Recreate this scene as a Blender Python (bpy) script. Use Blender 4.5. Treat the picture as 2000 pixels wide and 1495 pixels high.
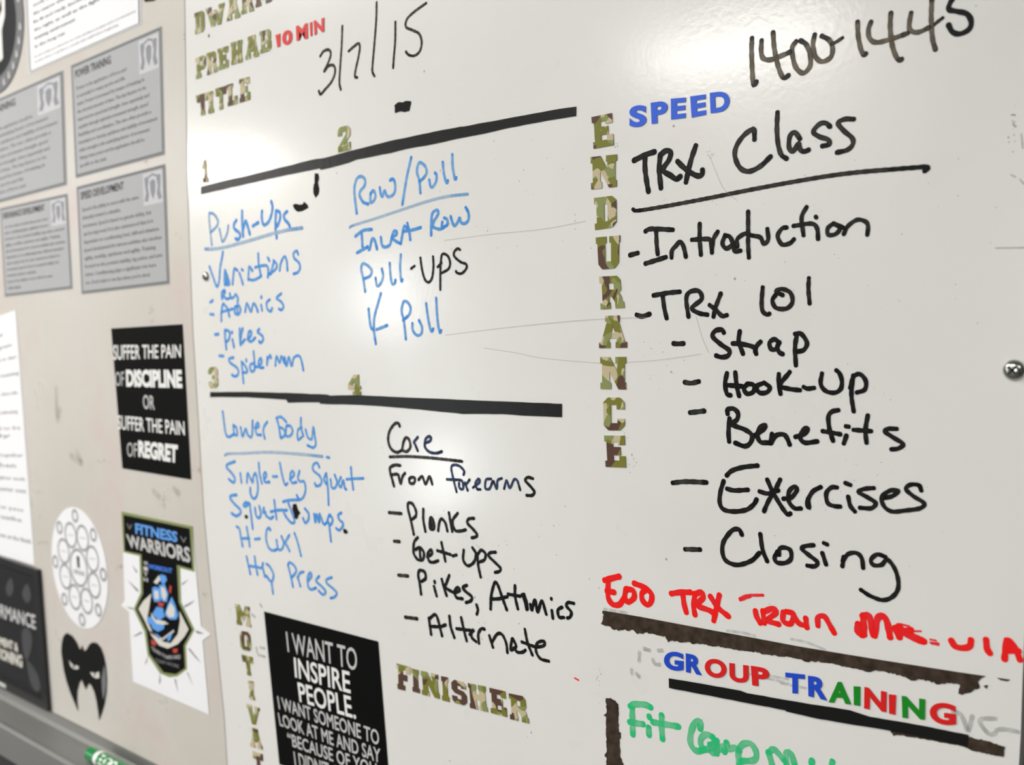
import bpy, bmesh, math, random
import numpy as np
from mathutils import Matrix, Vector
random.seed(7)
for o in list(bpy.data.objects): bpy.data.objects.remove(o)
S = bpy.context.scene
COL = S.collection

# ------------------------------------------------------------------ camera
# the board plane is y = 0, the camera stands 0.7 m in front of it, 1.5 m above the floor
PC = np.array([1000., 747.5]); VH = np.array([-1240., 712.]); VV = np.array([2223., 33000.])
FP = math.sqrt(-np.dot(VH-PC, VV-PC))
def cdir(x, y): return np.array([x-PC[0], -(y-PC[1]), -FP])
AX = -cdir(*VH); AX /= np.linalg.norm(AX)
AZ = -cdir(*VV); AZ /= np.linalg.norm(AZ)
AZ = AZ-AX*np.dot(AX, AZ); AZ /= np.linalg.norm(AZ)
AY = np.cross(AZ, AX)
RM = np.array([AX, AY, AZ])
CAMP = np.array([0., -.7, 1.5])
def board(x, y, plane=0.):
    """where on the board (x along it, z up) a spot measured in the photograph lies"""
    r = RM@cdir(x, y); t = (plane-CAMP[1])/r[1]; P = CAMP+r*t
    return np.array([P[0], P[2]])
def pxm(x, y):
    a = board(x, y); b = board(x+1, y); c = board(x, y+1)
    return 1/math.sqrt(abs((b[0]-a[0])*(c[1]-a[1])-(b[1]-a[1])*(c[0]-a[0])))
cam = bpy.data.cameras.new('camera'); co = bpy.data.objects.new('camera', cam); COL.objects.link(co)
cam.sensor_width = 36; cam.lens = 36*FP/2000; cam.clip_start = .01
M = Matrix(RM.tolist()).to_4x4(); M.translation = Vector(CAMP); co.matrix_world = M
cam.dof.use_dof = True; cam.dof.focus_distance = .84; cam.dof.aperture_fstop = 5.6
S.camera = co

# ------------------------------------------------------------------ light and exposure
S.view_settings.view_transform = 'Standard'; S.view_settings.look = 'None'
S.view_settings.gamma = 1; S.view_settings.use_curve_mapping = False
S.view_settings.exposure = 0.22
W = bpy.data.worlds.new('world'); S.world = W; W.use_nodes = True
W.node_tree.nodes['Background'].inputs[0].default_value = (1, .98, .94, 1)
W.node_tree.nodes['Background'].inputs[1].default_value = .25
CEIL = 2.8
def area(name, x, y, z, sx, sy, power, rot=(0, 0, 0), col=(1, .975, .93)):
    l = bpy.data.lights.new(name, 'AREA'); l.shape = 'RECTANGLE'; l.size = sx; l.size_y = sy
    l.energy = power; l.color = col
    o = bpy.data.objects.new(name, l); COL.objects.link(o); o.location = (x, y, z); o.rotation_euler = rot
    return o
FIX = [(-6.75, -3.55, 1.3, .42, 115), (-2.35, -3.65, .9, .45, 46), (-.7, -1.9, 1.2, .6, 13), (-2.3, -1.15, 1.2, .5, 31),
       (1.6, -1.9, 1.2, .6, 5)]  # last three are added fill, their reflections kept out of view
for x, y, sx, sy, pw in FIX:
    area('ceiling_lamp', x, y, CEIL-.07, sx, sy, pw)
# unseen windows behind the camera; first two lights placed for the board's bright streak
area('window_light', -5.22, -3.93, 1.68, .26, .46, 10, (math.radians(90), 0, 0), (.9, .95, 1))
area('window_light', -4.72, -3.93, .52, .26, .46, 9, (math.radians(90), 0, 0), (.9, .95, 1))
area('window_light', -.2, -3.93, 1.45, 1.6, 1.2, 14, (math.radians(90), 0, 0), (1, .98, .95))

# ------------------------------------------------------------------ materials
def mat(name, col, rough=.5, metal=0., spec=.5, coat=0., coatr=.1):
    m = bpy.data.materials.new(name); m.use_nodes = True
    b = m.node_tree.nodes['Principled BSDF']
    b.inputs['Base Color'].default_value = (*col, 1); b.inputs['Roughness'].default_value = rough
    b.inputs['Metallic'].default_value = metal; b.inputs['Specular IOR Level'].default_value = spec
    b.inputs['Coat Weight'].default_value = coat; b.inputs['Coat Roughness'].default_value = coatr
    return m
def nd(m, t, **kw):
    n = m.node_tree.nodes.new(t)
    for k, v in kw.items(): setattr(n, k, v)
    return n
def lk(m, a, b): m.node_tree.links.new(a, b)
def ramp(m, src, stops, interp='LINEAR'):
    r = nd(m, 'ShaderNodeValToRGB'); r.color_ramp.interpolation = interp
    e = r.color_ramp.elements
    while len(e) < len(stops): e.new(.5)
    for q, (p, c) in zip(e, stops):
        q.position = p; q.color = (*c, 1) if len(c) == 3 else c
    lk(m, src, r.inputs[0]); return r.outputs[0]
def noise(m, scale, detail=2, rough=.5, coord=None, dist=0., stretch=None):
    n = nd(m, 'ShaderNodeTexNoise'); n.inputs['Scale'].default_value = scale
    n.inputs['Detail'].default_value = detail; n.inputs['Roughness'].default_value = rough
    n.inputs['Distortion'].default_value = dist
    if coord is None: coord = nd(m, 'ShaderNodeTexCoord').outputs['Object']
    if stretch:
        mp = nd(m, 'ShaderNodeMapping'); mp.inputs['Scale'].default_value = stretch; lk(m, coord, mp.inputs[0]); coord = mp.outputs[0]
    lk(m, coord, n.inputs['Vector']); return n.outputs['Fac']
def mixc(m, fac, a, b, mode='MIX'):
    x = nd(m, 'ShaderNodeMix', data_type='RGBA', blend_type=mode)
    for s, v in ((x.inputs[0], fac), (x.inputs[6], a), (x.inputs[7], b)):
        if isinstance(v, (int, float)): s.default_value = v
        elif isinstance(v, tuple): s.default_value = (*v, 1)
        else: lk(m, v, s)
    return x.outputs[2]
def bsdf(m): return m.node_tree.nodes['Principled BSDF']
def bump(m, h, strength, dist=.001):
    b = nd(m, 'ShaderNodeBump'); b.inputs['Strength'].default_value = strength; b.inputs['Distance'].default_value = dist
    lk(m, h, b.inputs['Height']); return b.outputs[0]

def board_mat(name, base, tint, dirt, stain_amt, coat=.7, coatr=.15):
    m = mat(name, base, .3, 0, .16, coat, coatr)
    big = ramp(m, noise(m, 3.2, 3), [(.35, (0, 0, 0)), (.75, (1, 1, 1))])
    c = mixc(m, big, base, tint)
    red = ramp(m, noise(m, 6.5, 4, .6), [(.5, (0, 0, 0)), (.85, (stain_amt,)*3)])
    c = mixc(m, red, c, dirt)
    # small pits and specks of old adhesive
    v = nd(m, 'ShaderNodeTexVoronoi'); v.inputs['Scale'].default_value = 42
    v.inputs['Randomness'].default_value = 1; lk(m, nd(m, 'ShaderNodeTexCoord').outputs['Object'], v.inputs['Vector'])
    sp = ramp(m, v.outputs['Distance'], [(0, (1, 1, 1)), (.03, (1, 1, 1)), (.055, (0, 0, 0))])
    pick = ramp(m, noise(m, 15, 1), [(.56, (0, 0, 0)), (.62, (.75, .75, .75))])
    c = mixc(m, mixc(m, 1., sp, pick, 'MULTIPLY'), c, (.16, .14, .12))
    lk(m, c, bsdf(m).inputs['Base Color'])
    rr = ramp(m, noise(m, 14, 3), [(.3, (.27,)*3), (.7, (.36,)*3)]); lk(m, rr, bsdf(m).inputs['Roughness'])
    nb = bump(m, noise(m, 260, 2), .10, .0006)
    lk(m, nb, bsdf(m).inputs['Normal']); lk(m, nb, bsdf(m).inputs['Coat Normal'])
    return m
M_board = board_mat('whiteboard_gloss', (.70, .695, .67), (.67, .665, .64), (.62, .56, .52), .2)
M_panel = board_mat('whiteboard_worn', (.52, .49, .445), (.57, .555, .525), (.55, .38, .35), .6, .12, .3)
M_core = mat('board_core', (.28, .24, .19), .8)
M_black = mat('black_vinyl_tape', (.007, .007, .007), .3, 0, .2)
lk(M_black, bump(M_black, noise(M_black, 90, 3), .3, .0006), bsdf(M_black).inputs['Normal'])
M_resid = mat('brown_residue', (.06, .045, .032), .85, 0, .15)
lk(M_resid, ramp(M_resid, noise(M_resid, 130, 4), [(.3, (.022, .015, .010)), (.7, (.062, .043, .030))]), bsdf(M_resid).inputs['Base Color'])
M_blot = mat('black_residue', (.006, .005, .004), .6, 0, .1)
M_red = mat('red_vinyl', (.62, .012, .012), .35, 0, .25)
M_blue = mat('blue_vinyl', (.012, .06, .50), .35, 0, .25)
M_spblue = mat('bright_blue_vinyl', (.02, .1, .62), .35, 0, .25)
M_green = mat('green_vinyl', (.006, .22, .012), .35, 0, .25)
M_paper = mat('white_paper', (.76, .765, .785), .55, 0, .25)
M_grey = mat('grey_printed_paper', (.37, .375, .385), .5, 0, .25)
M_line = mat('grey_border_print', (.16, .165, .17), .6, 0, .15)
M_text = mat('dark_grey_print', (.13, .13, .14), .6, 0, .15)
M_head = mat('black_print', (.03, .03, .035), .6, 0, .15)
M_logo = mat('grey_logo_print', (.2, .205, .22), .6, 0, .15)
M_fig = mat('shadowy_print', (.06, .06, .065), .5, 0, .2)
M_ring = mat('soft_grey_ring_print', (.30, .30, .31), .6, 0, .2)
M_lcream = mat('pale_print', (.52, .52, .54), .6, 0, .2)
M_lcrest = mat('pale_grey_crest_print', (.24, .25, .27), .6, 0, .2)
M_pblack = mat('black_print_card', (.003, .003, .003), .5, 0, .05)
M_pwhite = mat('white_print', (.74, .74, .72), .5)
M_psilver = mat('silver_grey_print', (.50, .50, .49), .5)
M_plblue = mat('light_blue_print', (.09, .30, .72), .5)
M_pdblue = mat('blue_print', (.03, .16, .62), .5)
M_olive = mat('olive_print', (.20, .24, .08), .5)
M_cream = mat('cream_print', (.62, .60, .54), .5)
M_predp = mat('red_print', (.45, .04, .02), .5)
M_lgrey = mat('light_grey_print', (.50, .50, .50), .6)
M_dkgrey = mat('charcoal_print', (.018, .018, .02), .4, 0, .15)
M_gloss = mat('black_gloss_frame', (.012, .012, .014), .2, 0, .5)
M_mask = mat('black_gloss_vinyl', (.004, .004, .004), .25, 0, .15)
M_alu = mat('brushed_aluminium', (.26, .26, .25), .5, .6)
lk(M_alu, bump(M_alu, noise(M_alu, 60, 3, .5, None, 0, (1, 60, 60)), .15, .0005), bsdf(M_alu).inputs['Normal'])
M_steel = mat('polished_steel', (.45, .46, .42), .22, 1.)
M_slot = mat('screw_recess', (.01, .01, .01), .6)
M_wall = mat('dark_grey_wall', (.045, .045, .045), .8)
lk(M_wall, ramp(M_wall, noise(M_wall, 8, 4), [(.3, (.035, .035, .036)), (.7, (.06, .06, .06))]), bsdf(M_wall).inputs['Base Color'])
M_room = mat('beige_wall', (.20, .19, .175), .8)
M_ceil = mat('ceiling_white', (.5, .5, .48), .85)
M_floor = mat('grey_rubber_floor', (.10, .10, .10), .7)
lk(M_floor, ramp(M_floor, noise(M_floor, 60, 4), [(.3, (.05, .05, .052)), (.7, (.14, .14, .14))]), bsdf(M_floor).inputs['Base Color'])
M_pen = mat('green_plastic', (.003, .20, .05), .3, 0, .5, .4)
M_penw = mat('white_plastic', (.8, .8, .78), .35)

def camo():
    m = mat('camouflage_vinyl', (.3, .3, .2), .4, 0, .2)
    co_ = nd(m, 'ShaderNodeTexCoord').outputs['Object']
    oi = nd(m, 'ShaderNodeObjectInfo'); ad = nd(m, 'ShaderNodeVectorMath', operation='ADD')
    ml = nd(m, 'ShaderNodeVectorMath', operation='SCALE'); ml.inputs['Scale'].default_value = 9
    cb = nd(m, 'ShaderNodeCombineXYZ'); lk(m, oi.outputs['Random'], cb.inputs[0]); lk(m, oi.outputs['Random'], cb.inputs[2])
    lk(m, cb.outputs[0], ml.inputs[0]); lk(m, co_, ad.inputs[0]); lk(m, ml.outputs[0], ad.inputs[1])
    v = ad.outputs[0]
    tan, olv, grn, brn = (.48, .41, .26), (.17, .17, .025), (.22, .25, .085), (.09, .045, .03)
    a = ramp(m, noise(m, 52, 1, .4, v, .7), [(0, (0, 0, 0)), (.5, (1, 1, 1))], 'CONSTANT')
    c = mixc(m, a, tan, grn)
    v2 = nd(m, 'ShaderNodeVectorMath', operation='ADD'); v2.inputs[1].default_value = (3.3, 1.1, 7.7); lk(m, v, v2.inputs[0])
    b = ramp(m, noise(m, 50, 1, .4, v2.outputs[0], .6), [(0, (0, 0, 0)), (.53, (1, 1, 1))], 'CONSTANT')
    c = mixc(m, b, c, olv)
    v3 = nd(m, 'ShaderNodeVectorMath', operation='ADD'); v3.inputs[1].default_value = (8.3, 5.1, 2.7); lk(m, v, v3.inputs[0])
    d = ramp(m, noise(m, 45, 1, .4, v3.outputs[0], .7), [(0, (0, 0, 0)), (.57, (1, 1, 1))], 'CONSTANT')
    c = mixc(m, d, c, brn)
    lk(m, c, bsdf(m).inputs['Base Color']); return m
M_camo = camo()

def ink(name, thin, thick, amin, amax, rough=.35, streak=.12):
    """marker ink: more of it (attribute 'ink') is darker and more opaque"""
    m = mat(name, thick, rough, 0, .09)
    at = nd(m, 'ShaderNodeAttribute', attribute_name='ink').outputs['Fac']
    n = noise(m, 220, 3, .6)
    mr = nd(m, 'ShaderNodeMath', operation='MULTIPLY_ADD'); lk(m, n, mr.inputs[0]); mr.inputs[1].default_value = streak*2; mr.inputs[2].default_value = -streak
    s = nd(m, 'ShaderNodeMath', operation='ADD', use_clamp=True); lk(m, at, s.inputs[0]); lk(m, mr.outputs[0], s.inputs[1])
    c = mixc(m, s.outputs[0], thin, thick); lk(m, c, bsdf(m).inputs['Base Color'])
    al = nd(m, 'ShaderNodeMapRange'); al.inputs['To Min'].default_value = amin; al.inputs['To Max'].default_value = amax
    lk(m, s.outputs[0], al.inputs['Value']); lk(m, al.outputs[0], bsdf(m).inputs['Alpha']); return m
INK = dict(K=ink('black_marker_ink', (.05, .045, .035), (.006, .006, .007), .78, 1., .3),
           M=ink('black_ink_glow_tint', (.17, .135, .085), (.014, .016, .02), .72, 1., .3, .2),  # brownish tone paints the lamp glow into the black ink
           B=ink('blue_marker_ink', (.13, .44, .82), (.035, .23, .66), .5, .95),
           P=ink('pale_blue_marker_ink', (.38, .54, .68), (.12, .30, .58), .35, .85),
           D=ink('navy_black_marker_ink', (.03, .06, .16), (.008, .012, .03), .78, 1.),
           R=ink('red_marker_ink', (.82, .03, .05), (.80, .012, .008), .72, 1., .35, .25),
           G=ink('green_marker_ink', (.10, .62, .30), (.02, .50, .18), .45, .95),
           L=ink('faint_grey_ink', (.35, .35, .35), (.25, .25, .25), .12, .6, .6, .4),
           T=ink('faint_tan_smudge', (.3, .24, .16), (.25, .2, .12), .1, .45, .6, .4),
           C=ink('scratch', (.3, .29, .27), (.25, .24, .22), .2, .5, .5))

# ------------------------------------------------------------------ mesh helpers
def world_of(o):
    p = Vector((0, 0, 0))
    while o: p = p+o.location; o = o.parent
    return p
def mk(name, V, F, m, parent=None, origin=None, smooth=False):
    V = [Vector(v) for v in V]
    if origin is None:
        mn = Vector([min(v[i] for v in V) for i in range(3)]); mx = Vector([max(v[i] for v in V) for i in range(3)])
        origin = (mn+mx)/2
    origin = Vector(origin)
    me = bpy.data.meshes.new(name); me.from_pydata([v-origin for v in V], [], F); me.update()
    if m: me.materials.append(m)
    if smooth: me.shade_smooth()
    o = bpy.data.objects.new(name, me); COL.objects.link(o)
    if parent: o.parent = parent; o.location = origin-world_of(parent)
    else: o.location = origin
    return o
def tag(o, label=None, cat=None, group=None, kind=None):
    if label: o['label'] = label
    if cat: o['category'] = cat
    if group: o['group'] = group
    if kind: o['kind'] = kind
    return o
def empty(name, loc, label, cat, group=None):
    o = bpy.data.objects.new(name, None); COL.objects.link(o); o.location = loc; o.empty_display_size = .02
    return tag(o, label, cat, group)
def box(x0, x1, y0, y1, z0, z1):
    V = [(x, y, z) for x in (x0, x1) for y in (y0, y1) for z in (z0, z1)]
    return V, [(0, 1, 3, 2), (4, 6, 7, 5), (0, 4, 5, 1), (2, 3, 7, 6), (0, 2, 6, 4), (1, 5, 7, 3)]
def boxes(name, L, m, parent=None, bev=0):
    V, F = [], []
    for b in L:
        v, f = box(*b); n = len(V); V += v; F += [tuple(i+n for i in q) for q in f]
    o = mk(name, V, F, m, parent)
    if bev:
        md = o.modifiers.new('b', 'BEVEL'); md.width = bev; md.segments = 2
    return o
def curve_mesh(loops, ext):
    """filled 2D outlines (later loops inside earlier ones are holes) as verts / faces"""
    c = bpy.data.curves.new('t', 'CURVE'); c.dimensions = '2D'; c.fill_mode = 'BOTH'; c.extrude = ext
    for L in loops:
        s = c.splines.new('POLY'); s.points.add(len(L)-1)
        for p, q in zip(s.points, L): p.co = (q[0], q[1], 0, 1)
        s.use_cyclic_u = True
    o = bpy.data.objects.new('t', c); me = bpy.data.meshes.new_from_object(o)
    V = [tuple(v.co) for v in me.vertices]; F = [tuple(p.vertices) for p in me.polygons]
    bpy.data.objects.remove(o); bpy.data.curves.remove(c); bpy.data.meshes.remove(me)
    return V, F
def text_mesh(s, bold, ext, res=3, spacing=1.):
    c = bpy.data.curves.new('t', 'FONT'); c.body = s; c.offset = bold; c.extrude = ext; c.resolution_u = res
    c.space_character = spacing
    o = bpy.data.objects.new('t', c); me = bpy.data.meshes.new_from_object(o)
    V = [tuple(v.co) for v in me.vertices]; F = [tuple(p.vertices) for p in me.polygons]
    bpy.data.objects.remove(o); bpy.data.curves.remove(c); bpy.data.meshes.remove(me)
    return V, F
def quadmap(V, q, yb, th, box_=None):
    """lay unit shapes V onto the board inside the quad q (TL,TR,BR,BL, board metres)"""
    xs = [v[0] for v in V]; ys = [v[1] for v in V]
    x0, x1, y0, y1 = box_ or (min(xs), max(xs), min(ys), max(ys))
    zs = [v[2] for v in V]; z0, z1 = min(zs), max(zs)
    out = []
    for x, y, z in V:
        u = (x-x0)/max(x1-x0, 1e-9); v = (y-y0)/max(y1-y0, 1e-9); w = (z-z0)/max(z1-z0, 1e-9)
        p = (1-u)*(1-v)*q[3]+u*(1-v)*q[2]+u*v*q[1]+(1-u)*v*q[0]
        out.append((p[0], yb-th*w, p[1]))
    return out
def Q(pts, ox=0, oy=0, s=1., plane=0.): return [board(ox+x/s, oy+y/s, plane) for x, y in pts]
def flat(name, pts, m, parent=None, yb=-.0002, th=.0003, ox=0, oy=0, s=1., holes=()):
    """a flat piece with the outline pts, th thick, lying on the board"""
    loops = [[tuple(board(ox+x/s, oy+y/s)) for x, y in L] for L in [pts]+list(holes)]
    c = np.mean(np.array(loops[0]), axis=0); K = 100.
    V, F = curve_mesh([[((x-c[0])*K, (y-c[1])*K) for x, y in L] for L in loops], .01)
    z0 = min(v[2] for v in V); z1 = max(v[2] for v in V)
    V = [(x/K+c[0], yb-th*((z-z0)/(z1-z0)), y/K+c[1]) for x, y, z in V]
    return mk(name, V, F, m, parent)
def lettering(name, s, q, m, parent=None, yb=-.0005, th=.00015, bold=0., res=3, spacing=1.):
    V, F = text_mesh(s, bold, .01, res, spacing)
    return mk(name, quadmap(V, q, yb, th), F, m, parent)
def smooth_pts(P, step):
    P = [np.array(p, float) for p in P]
    if len(P) == 1: P = [P[0]-np.array([step, 0]), P[0]+np.array([step, 0])]
    out = []
    E = [2*P[0]-P[1]]+P+[2*P[-1]-P[-2]]
    for i in range(1, len(E)-2):
        a, b, c, d = E[i-1:i+3]
        n = max(2, int(np.linalg.norm(c-b)/step))
        for k in range(n):
            t = k/n
            out.append(.5*((2*b)+(c-a)*t+(2*a-5*b+4*c-d)*t*t+(3*b-a-3*c+d)*t**3))
    out.append(P[-1]); return out
STK = [0]
def ribbon_data(P, w, base, V, F, A, dens=None, taper=0, edge=1):
    """a marker stroke through P (board metres), w wide"""
    r = w/2; pts = smooth_pts(P, r*.55); n = len(pts)
    T = []
    for i in range(n):
        d = pts[min(i+1, n-1)]-pts[max(i-1, 0)]; l = np.linalg.norm(d); T.append(d/l if l > 1e-9 else np.array([1., 0]))
    caps = [.95, .8, .55, .25]
    ce = 1. if edge else (dens or 0); rows = [(pts[0]-T[0]*r*c, r*math.sqrt(1-c*c), T[0], ce) for c in caps]
    ph = random.random()*6; mid = random.uniform(.15, .6) if dens is None else dens
    for i, p in enumerate(pts):
        t = i/max(n-1, 1)
        k = 1+.07*math.sin(i*.9+ph)+random.uniform(-.04, .04)
        if taper and t > .6: k *= 1-.55*(t-.6)/.4
        e = mid+.35*abs(math.sin(i*.22+ph))*(1-mid)
        if edge and (t > .88 or t < .05): e = min(1, e+.45)
        rows.append((p, r*k, T[i], e))
    k = .45 if taper else 1
    rows += [(pts[-1]+T[-1]*r*c*k, r*k*math.sqrt(1-c*c), T[-1], ce) for c in reversed(caps)]
    STK[0] += 1; yb = base-(STK[0] % 60)*2.5e-6
    n0 = len(V)
    for i, (p, rr, t, e) in enumerate(rows):
        nrm = np.array([-t[1], t[0]])
        for j, sd in enumerate((-1, -.62, 0, .62, 1)):
            q = p+nrm*rr*sd
            V.append((q[0], yb-i*4e-7, q[1])); A.append(min(1, e+edge*(.4 if j in (0, 4) else (.12 if j in (1, 3) else 0))))
        if i:
            for j in range(4):
                a = n0+(i-1)*5+j; F.append((a, a+1, a+6, a+5))
def strokes(txt): return [[tuple(map(float, p.split(','))) for p in L.split()] for L in txt.split(';') if L.strip()]
def write(parent, label, key, w, ox, oy, s, txt, name='handwriting', dens=None, taper=0, base=-.0002):
    """w: stroke width as seen in the photograph"""
    if key in 'LTC' and ';' in txt:
        for one in txt.split(';'): write(parent, label, key, w, ox, oy, s, one, name if name != 'handwriting' else 'ink_smudge', dens, taper, base)
        return
    V, F, A = [], [], []
    for L in strokes(txt):
        ww = w*1.05
        P = [board(ox+x/s, oy+y/s) for x, y in L]
        mx = sum(x for x, y in L)/len(L); my = sum(y for x, y in L)/len(L)
        ribbon_data(P, ww/pxm(ox+mx/s, oy+my/s), base, V, F, A, dens, taper, 0 if key in 'LTC' else 1)
    o = mk(name, V, F, INK[key], parent)
    at = o.data.attributes.new('ink', 'FLOAT', 'POINT'); at.data.foreach_set('value', A)
    if label: o['label'] = label
    return o

# ------------------------------------------------------------------ room
def struct(name, b, m, bev=0): return tag(boxes(name, [b] if isinstance(b, tuple) else b, m, None, bev), kind='structure')
X0, X1, YB, YF = -8.5, 3.2, .032, -4.0
struct('wall_back', (X0, X1, YB, YB+.1, 0, CEIL), M_wall)
wx0, wx1, wz0, wz1 = -5.38, -4.56, .25, 2.02
vx0, vx1, vz0, vz1 = -1.05, .65, .83, 2.07
struct('wall_front', [(X0, wx0, YF-.1, YF, 0, CEIL), (wx1, vx0, YF-.1, YF, 0, CEIL), (vx1, X1, YF-.1, YF, 0, CEIL),
                      (wx0, wx1, YF-.1, YF, 0, wz0), (wx0, wx1, YF-.1, YF, wz1, CEIL),
                      (vx0, vx1, YF-.1, YF, 0, vz0), (vx0, vx1, YF-.1, YF, vz1, CEIL)], M_room)
struct('wall_left', (X0-.1, X0, YF-.1, YB+.1, 0, CEIL), M_room)
struct('wall_right', (X1, X1+.1, YF-.1, YB+.1, 0, CEIL), M_room)
struct('floor', (X0-.1, X1+.1, YF-.1, YB+.1, -.1, 0), M_floor)
struct('ceiling', (X0-.1, X1+.1, YF-.1, YB+.1, CEIL, CEIL+.1), M_ceil)
def emit(name, col, st):
    m = mat(name, (.8, .8, .8)); b = bsdf(m); b.inputs['Emission Color'].default_value = (*col, 1); b.inputs['Emission Strength'].default_value = st; return m
M_day = emit('frosted_daylit_glass', (.9, .95, 1), 2.0)
M_lens = emit('lit_lamp_diffuser', (1, .97, .92), 5.)
M_house = mat('white_enamel', (.75, .75, .74), .4)
for i, (a, b, c, d) in enumerate([(wx0, wx1, wz0, wz1), (vx0, vx1, vz0, vz1)]):
    w = struct('window_%d' % (i+1), [(a, a+.02, YF-.08, YF+.01, c, d), (b-.02, b, YF-.08, YF+.01, c, d),
               (a+.02, b-.02, YF-.08, YF+.01, c, c+.02), (a+.02, b-.02, YF-.08, YF+.01, d-.02, d)], M_house)
    boxes('pane', [(a+.02, b-.02, YF-.05, YF-.04, c+.02, d-.02)], M_day, w)
places = ['far end near the left wall', 'above the tall window wall opposite the board', 'centre, in front of the whiteboard, added as fill',
          'close to the left half of the boards, added as fill', 'near the right wall, added as fill']
for (x, y, sx, sy, pw), pl in zip(FIX, places):
    o = empty('ceiling_light', (x, y, CEIL), 'rectangular white ceiling light, '+pl, 'ceiling light', 'rectangular ceiling lights')
    boxes('housing', [(x-sx/2-.03, x+sx/2+.03, y-sy/2-.03, y+sy/2+.03, CEIL-.05, CEIL)], M_house, o)
    boxes('diffuser', [(x-sx/2, x+sx/2, y-sy/2, y+sy/2, CEIL-.058, CEIL-.0505)], M_lens, o)

# ------------------------------------------------------------------ the two boards
def prism(name, outline, y0, y1, m, parent=None):
    c = np.mean(np.array(outline), axis=0)
    V, F = curve_mesh([[(x-c[0], y-c[1]) for x, y in outline]], .01)
    return mk(name, [(x+c[0], y0 if z < 0 else y1, y+c[1]) for x, y, z in V], F, m, parent)
seam = [(358, -60), (361, 0), (366, 345), (370, 470), (377, 650), (383, 745), (398, 1000), (409, 1121), (424, 1260), (438, 1400), (444, 1495), (449, 1560)]
right_edge = [(1985, 1560), (1990, 1495), (1993.5, 1435), (1997, 1330), (2001, 1230), (2006, 1100), (2013, 800), (2017, 400), (2016, 0), (2015, -60)]
sb = [board(*p) for p in seam]; rb = [board(*p) for p in right_edge]
TRAYZ = float(board(200, 1440)[1])
TOPZ = 2.32; BOTR = TRAYZ+.012
so = [(p[0]+.0008, p[1]) for p in sb]; sl = [(p[0]-.0010, p[1]) for p in sb]
WB = prism('whiteboard', [(so[0][0]-.02, TOPZ)]+so+[(so[-1][0]+.002, BOTR), (rb[0][0]-.003, BOTR)]+[tuple(p) for p in rb]+[(rb[-1][0]-.01, TOPZ)], .012, -.0, M_board)
tag(WB, 'glossy white dry-erase board on the right, covered in blue and black workout notes', 'whiteboard')
WP = prism('whiteboard', [(-2.75, TOPZ)]+[(sl[0][0]-.02, TOPZ)]+sl+[(sl[-1][0]+.002, TRAYZ), (-2.75, TRAYZ)], .012, -.0, M_panel)
tag(WP, 'worn grey-white board on the left with papers stuck on it and a marker tray', 'whiteboard')
for o, (a, b, c, d) in ((WB, (so[4][0], rb[5][0]-.03, BOTR+.03, TOPZ-.02)), (WP, (-2.74, sl[4][0]-.03, TRAYZ+.01, TOPZ-.02))):
    boxes('backing', [(a, b, .0122, YB-.0005, c, d)], M_core, o)

# ------------------------------------------------------------------ handwriting (parts of the board)
H = lambda label, key, w, ox, oy, s, txt, **k: write(WB, label, key, w, ox, oy, s, txt, **k)
H('black marker date 3/7/15', 'K', 4.6, 370, 0, 4, '1022,440 1050,400 1090,390 1105,425 1085,490 1052,560 1090,515 1130,515 1138,570 1110,640 1060,700 1025,738 1012,712; 1195,205 1190,350 1180,500 1172,640 1183,700; 1245,400 1290,360 1322,340 1332,375 1318,460 1298,550 1295,600 1312,606; 1463,20 1460,150 1445,350 1432,500 1430,560 1447,595; 1610,172 1608,320 1598,440 1592,530; 1850,25 1760,90 1700,150 1692,210 1740,235 1795,265 1815,330 1800,400 1760,435 1715,430 1692,405')
H('faded blue marker word Push-Ups', 'P', 4.2, 380, 300, 6.667, '195,775 190,850 205,1000 225,1190; 195,775 250,790 300,860 300,930 240,1000 205,1030; 325,985 345,1080 365,1150 400,1100 430,1020 440,940')
H('blue marker letters sh-Ups of the first heading', 'B', 5.2, 380, 300, 6.667, '545,870 515,920 520,980 580,1030 595,1080 570,1120 535,1110; 620,750 620,870 625,980 635,1080; 635,980 665,880 690,940 720,1050; 760,945 830,900; 880,750 875,830 890,910 920,930 970,880 1005,780 1015,690 1000,625; 1060,750 1055,880 1055,990; 1070,745 1110,770 1115,840 1090,920 1060,960; 1068,1072 1070,1100; 1205,755 1165,800 1175,860 1220,910 1240,950', dens=.5)
H('pale blue underline beneath Push-Ups', 'P', 5, 380, 300, 6.667, '140,1245 240,1245 400,1220 700,1140 1000,1050 1200,1000 1400,970', name='underline', dens=.1)
H('blue marker word Variations', 'B', 4.4, 380, 500, 6.667, '195,140 240,270 290,400 320,330 335,150 360,20 370,-50; 395,190 390,290 395,380; 400,190 430,270 455,370 400,370; 415,250 420,360; 425,300 425,365; 495,370 505,260 520,170 560,190; 615,175 630,190; 585,225 610,300 630,370; 700,310 705,220 715,140 755,195; 700,305 770,315 835,285 870,260; 830,-30 835,100 850,180 865,265; 790,150 870,130 930,125 955,150 960,200 955,280; 955,25 975,65; 1030,60 1070,110 1060,170 1000,220 970,235; 1030,90 990,240; 1110,190 1125,90 1170,10 1200,60 1210,190; 1350,-20 1330,-65 1290,-30 1300,30 1360,90 1375,150 1350,210 1290,235', dens=.4)
H('small blue correction written above Atomics', 'B', 4.2, 380, 500, 6.667, '390,445 355,480 360,560; 400,465 380,520 420,560 460,550; 460,490 480,550 520,530 535,500 565,550 560,610; 205,605 240,580; 205,760 250,765')
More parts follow.
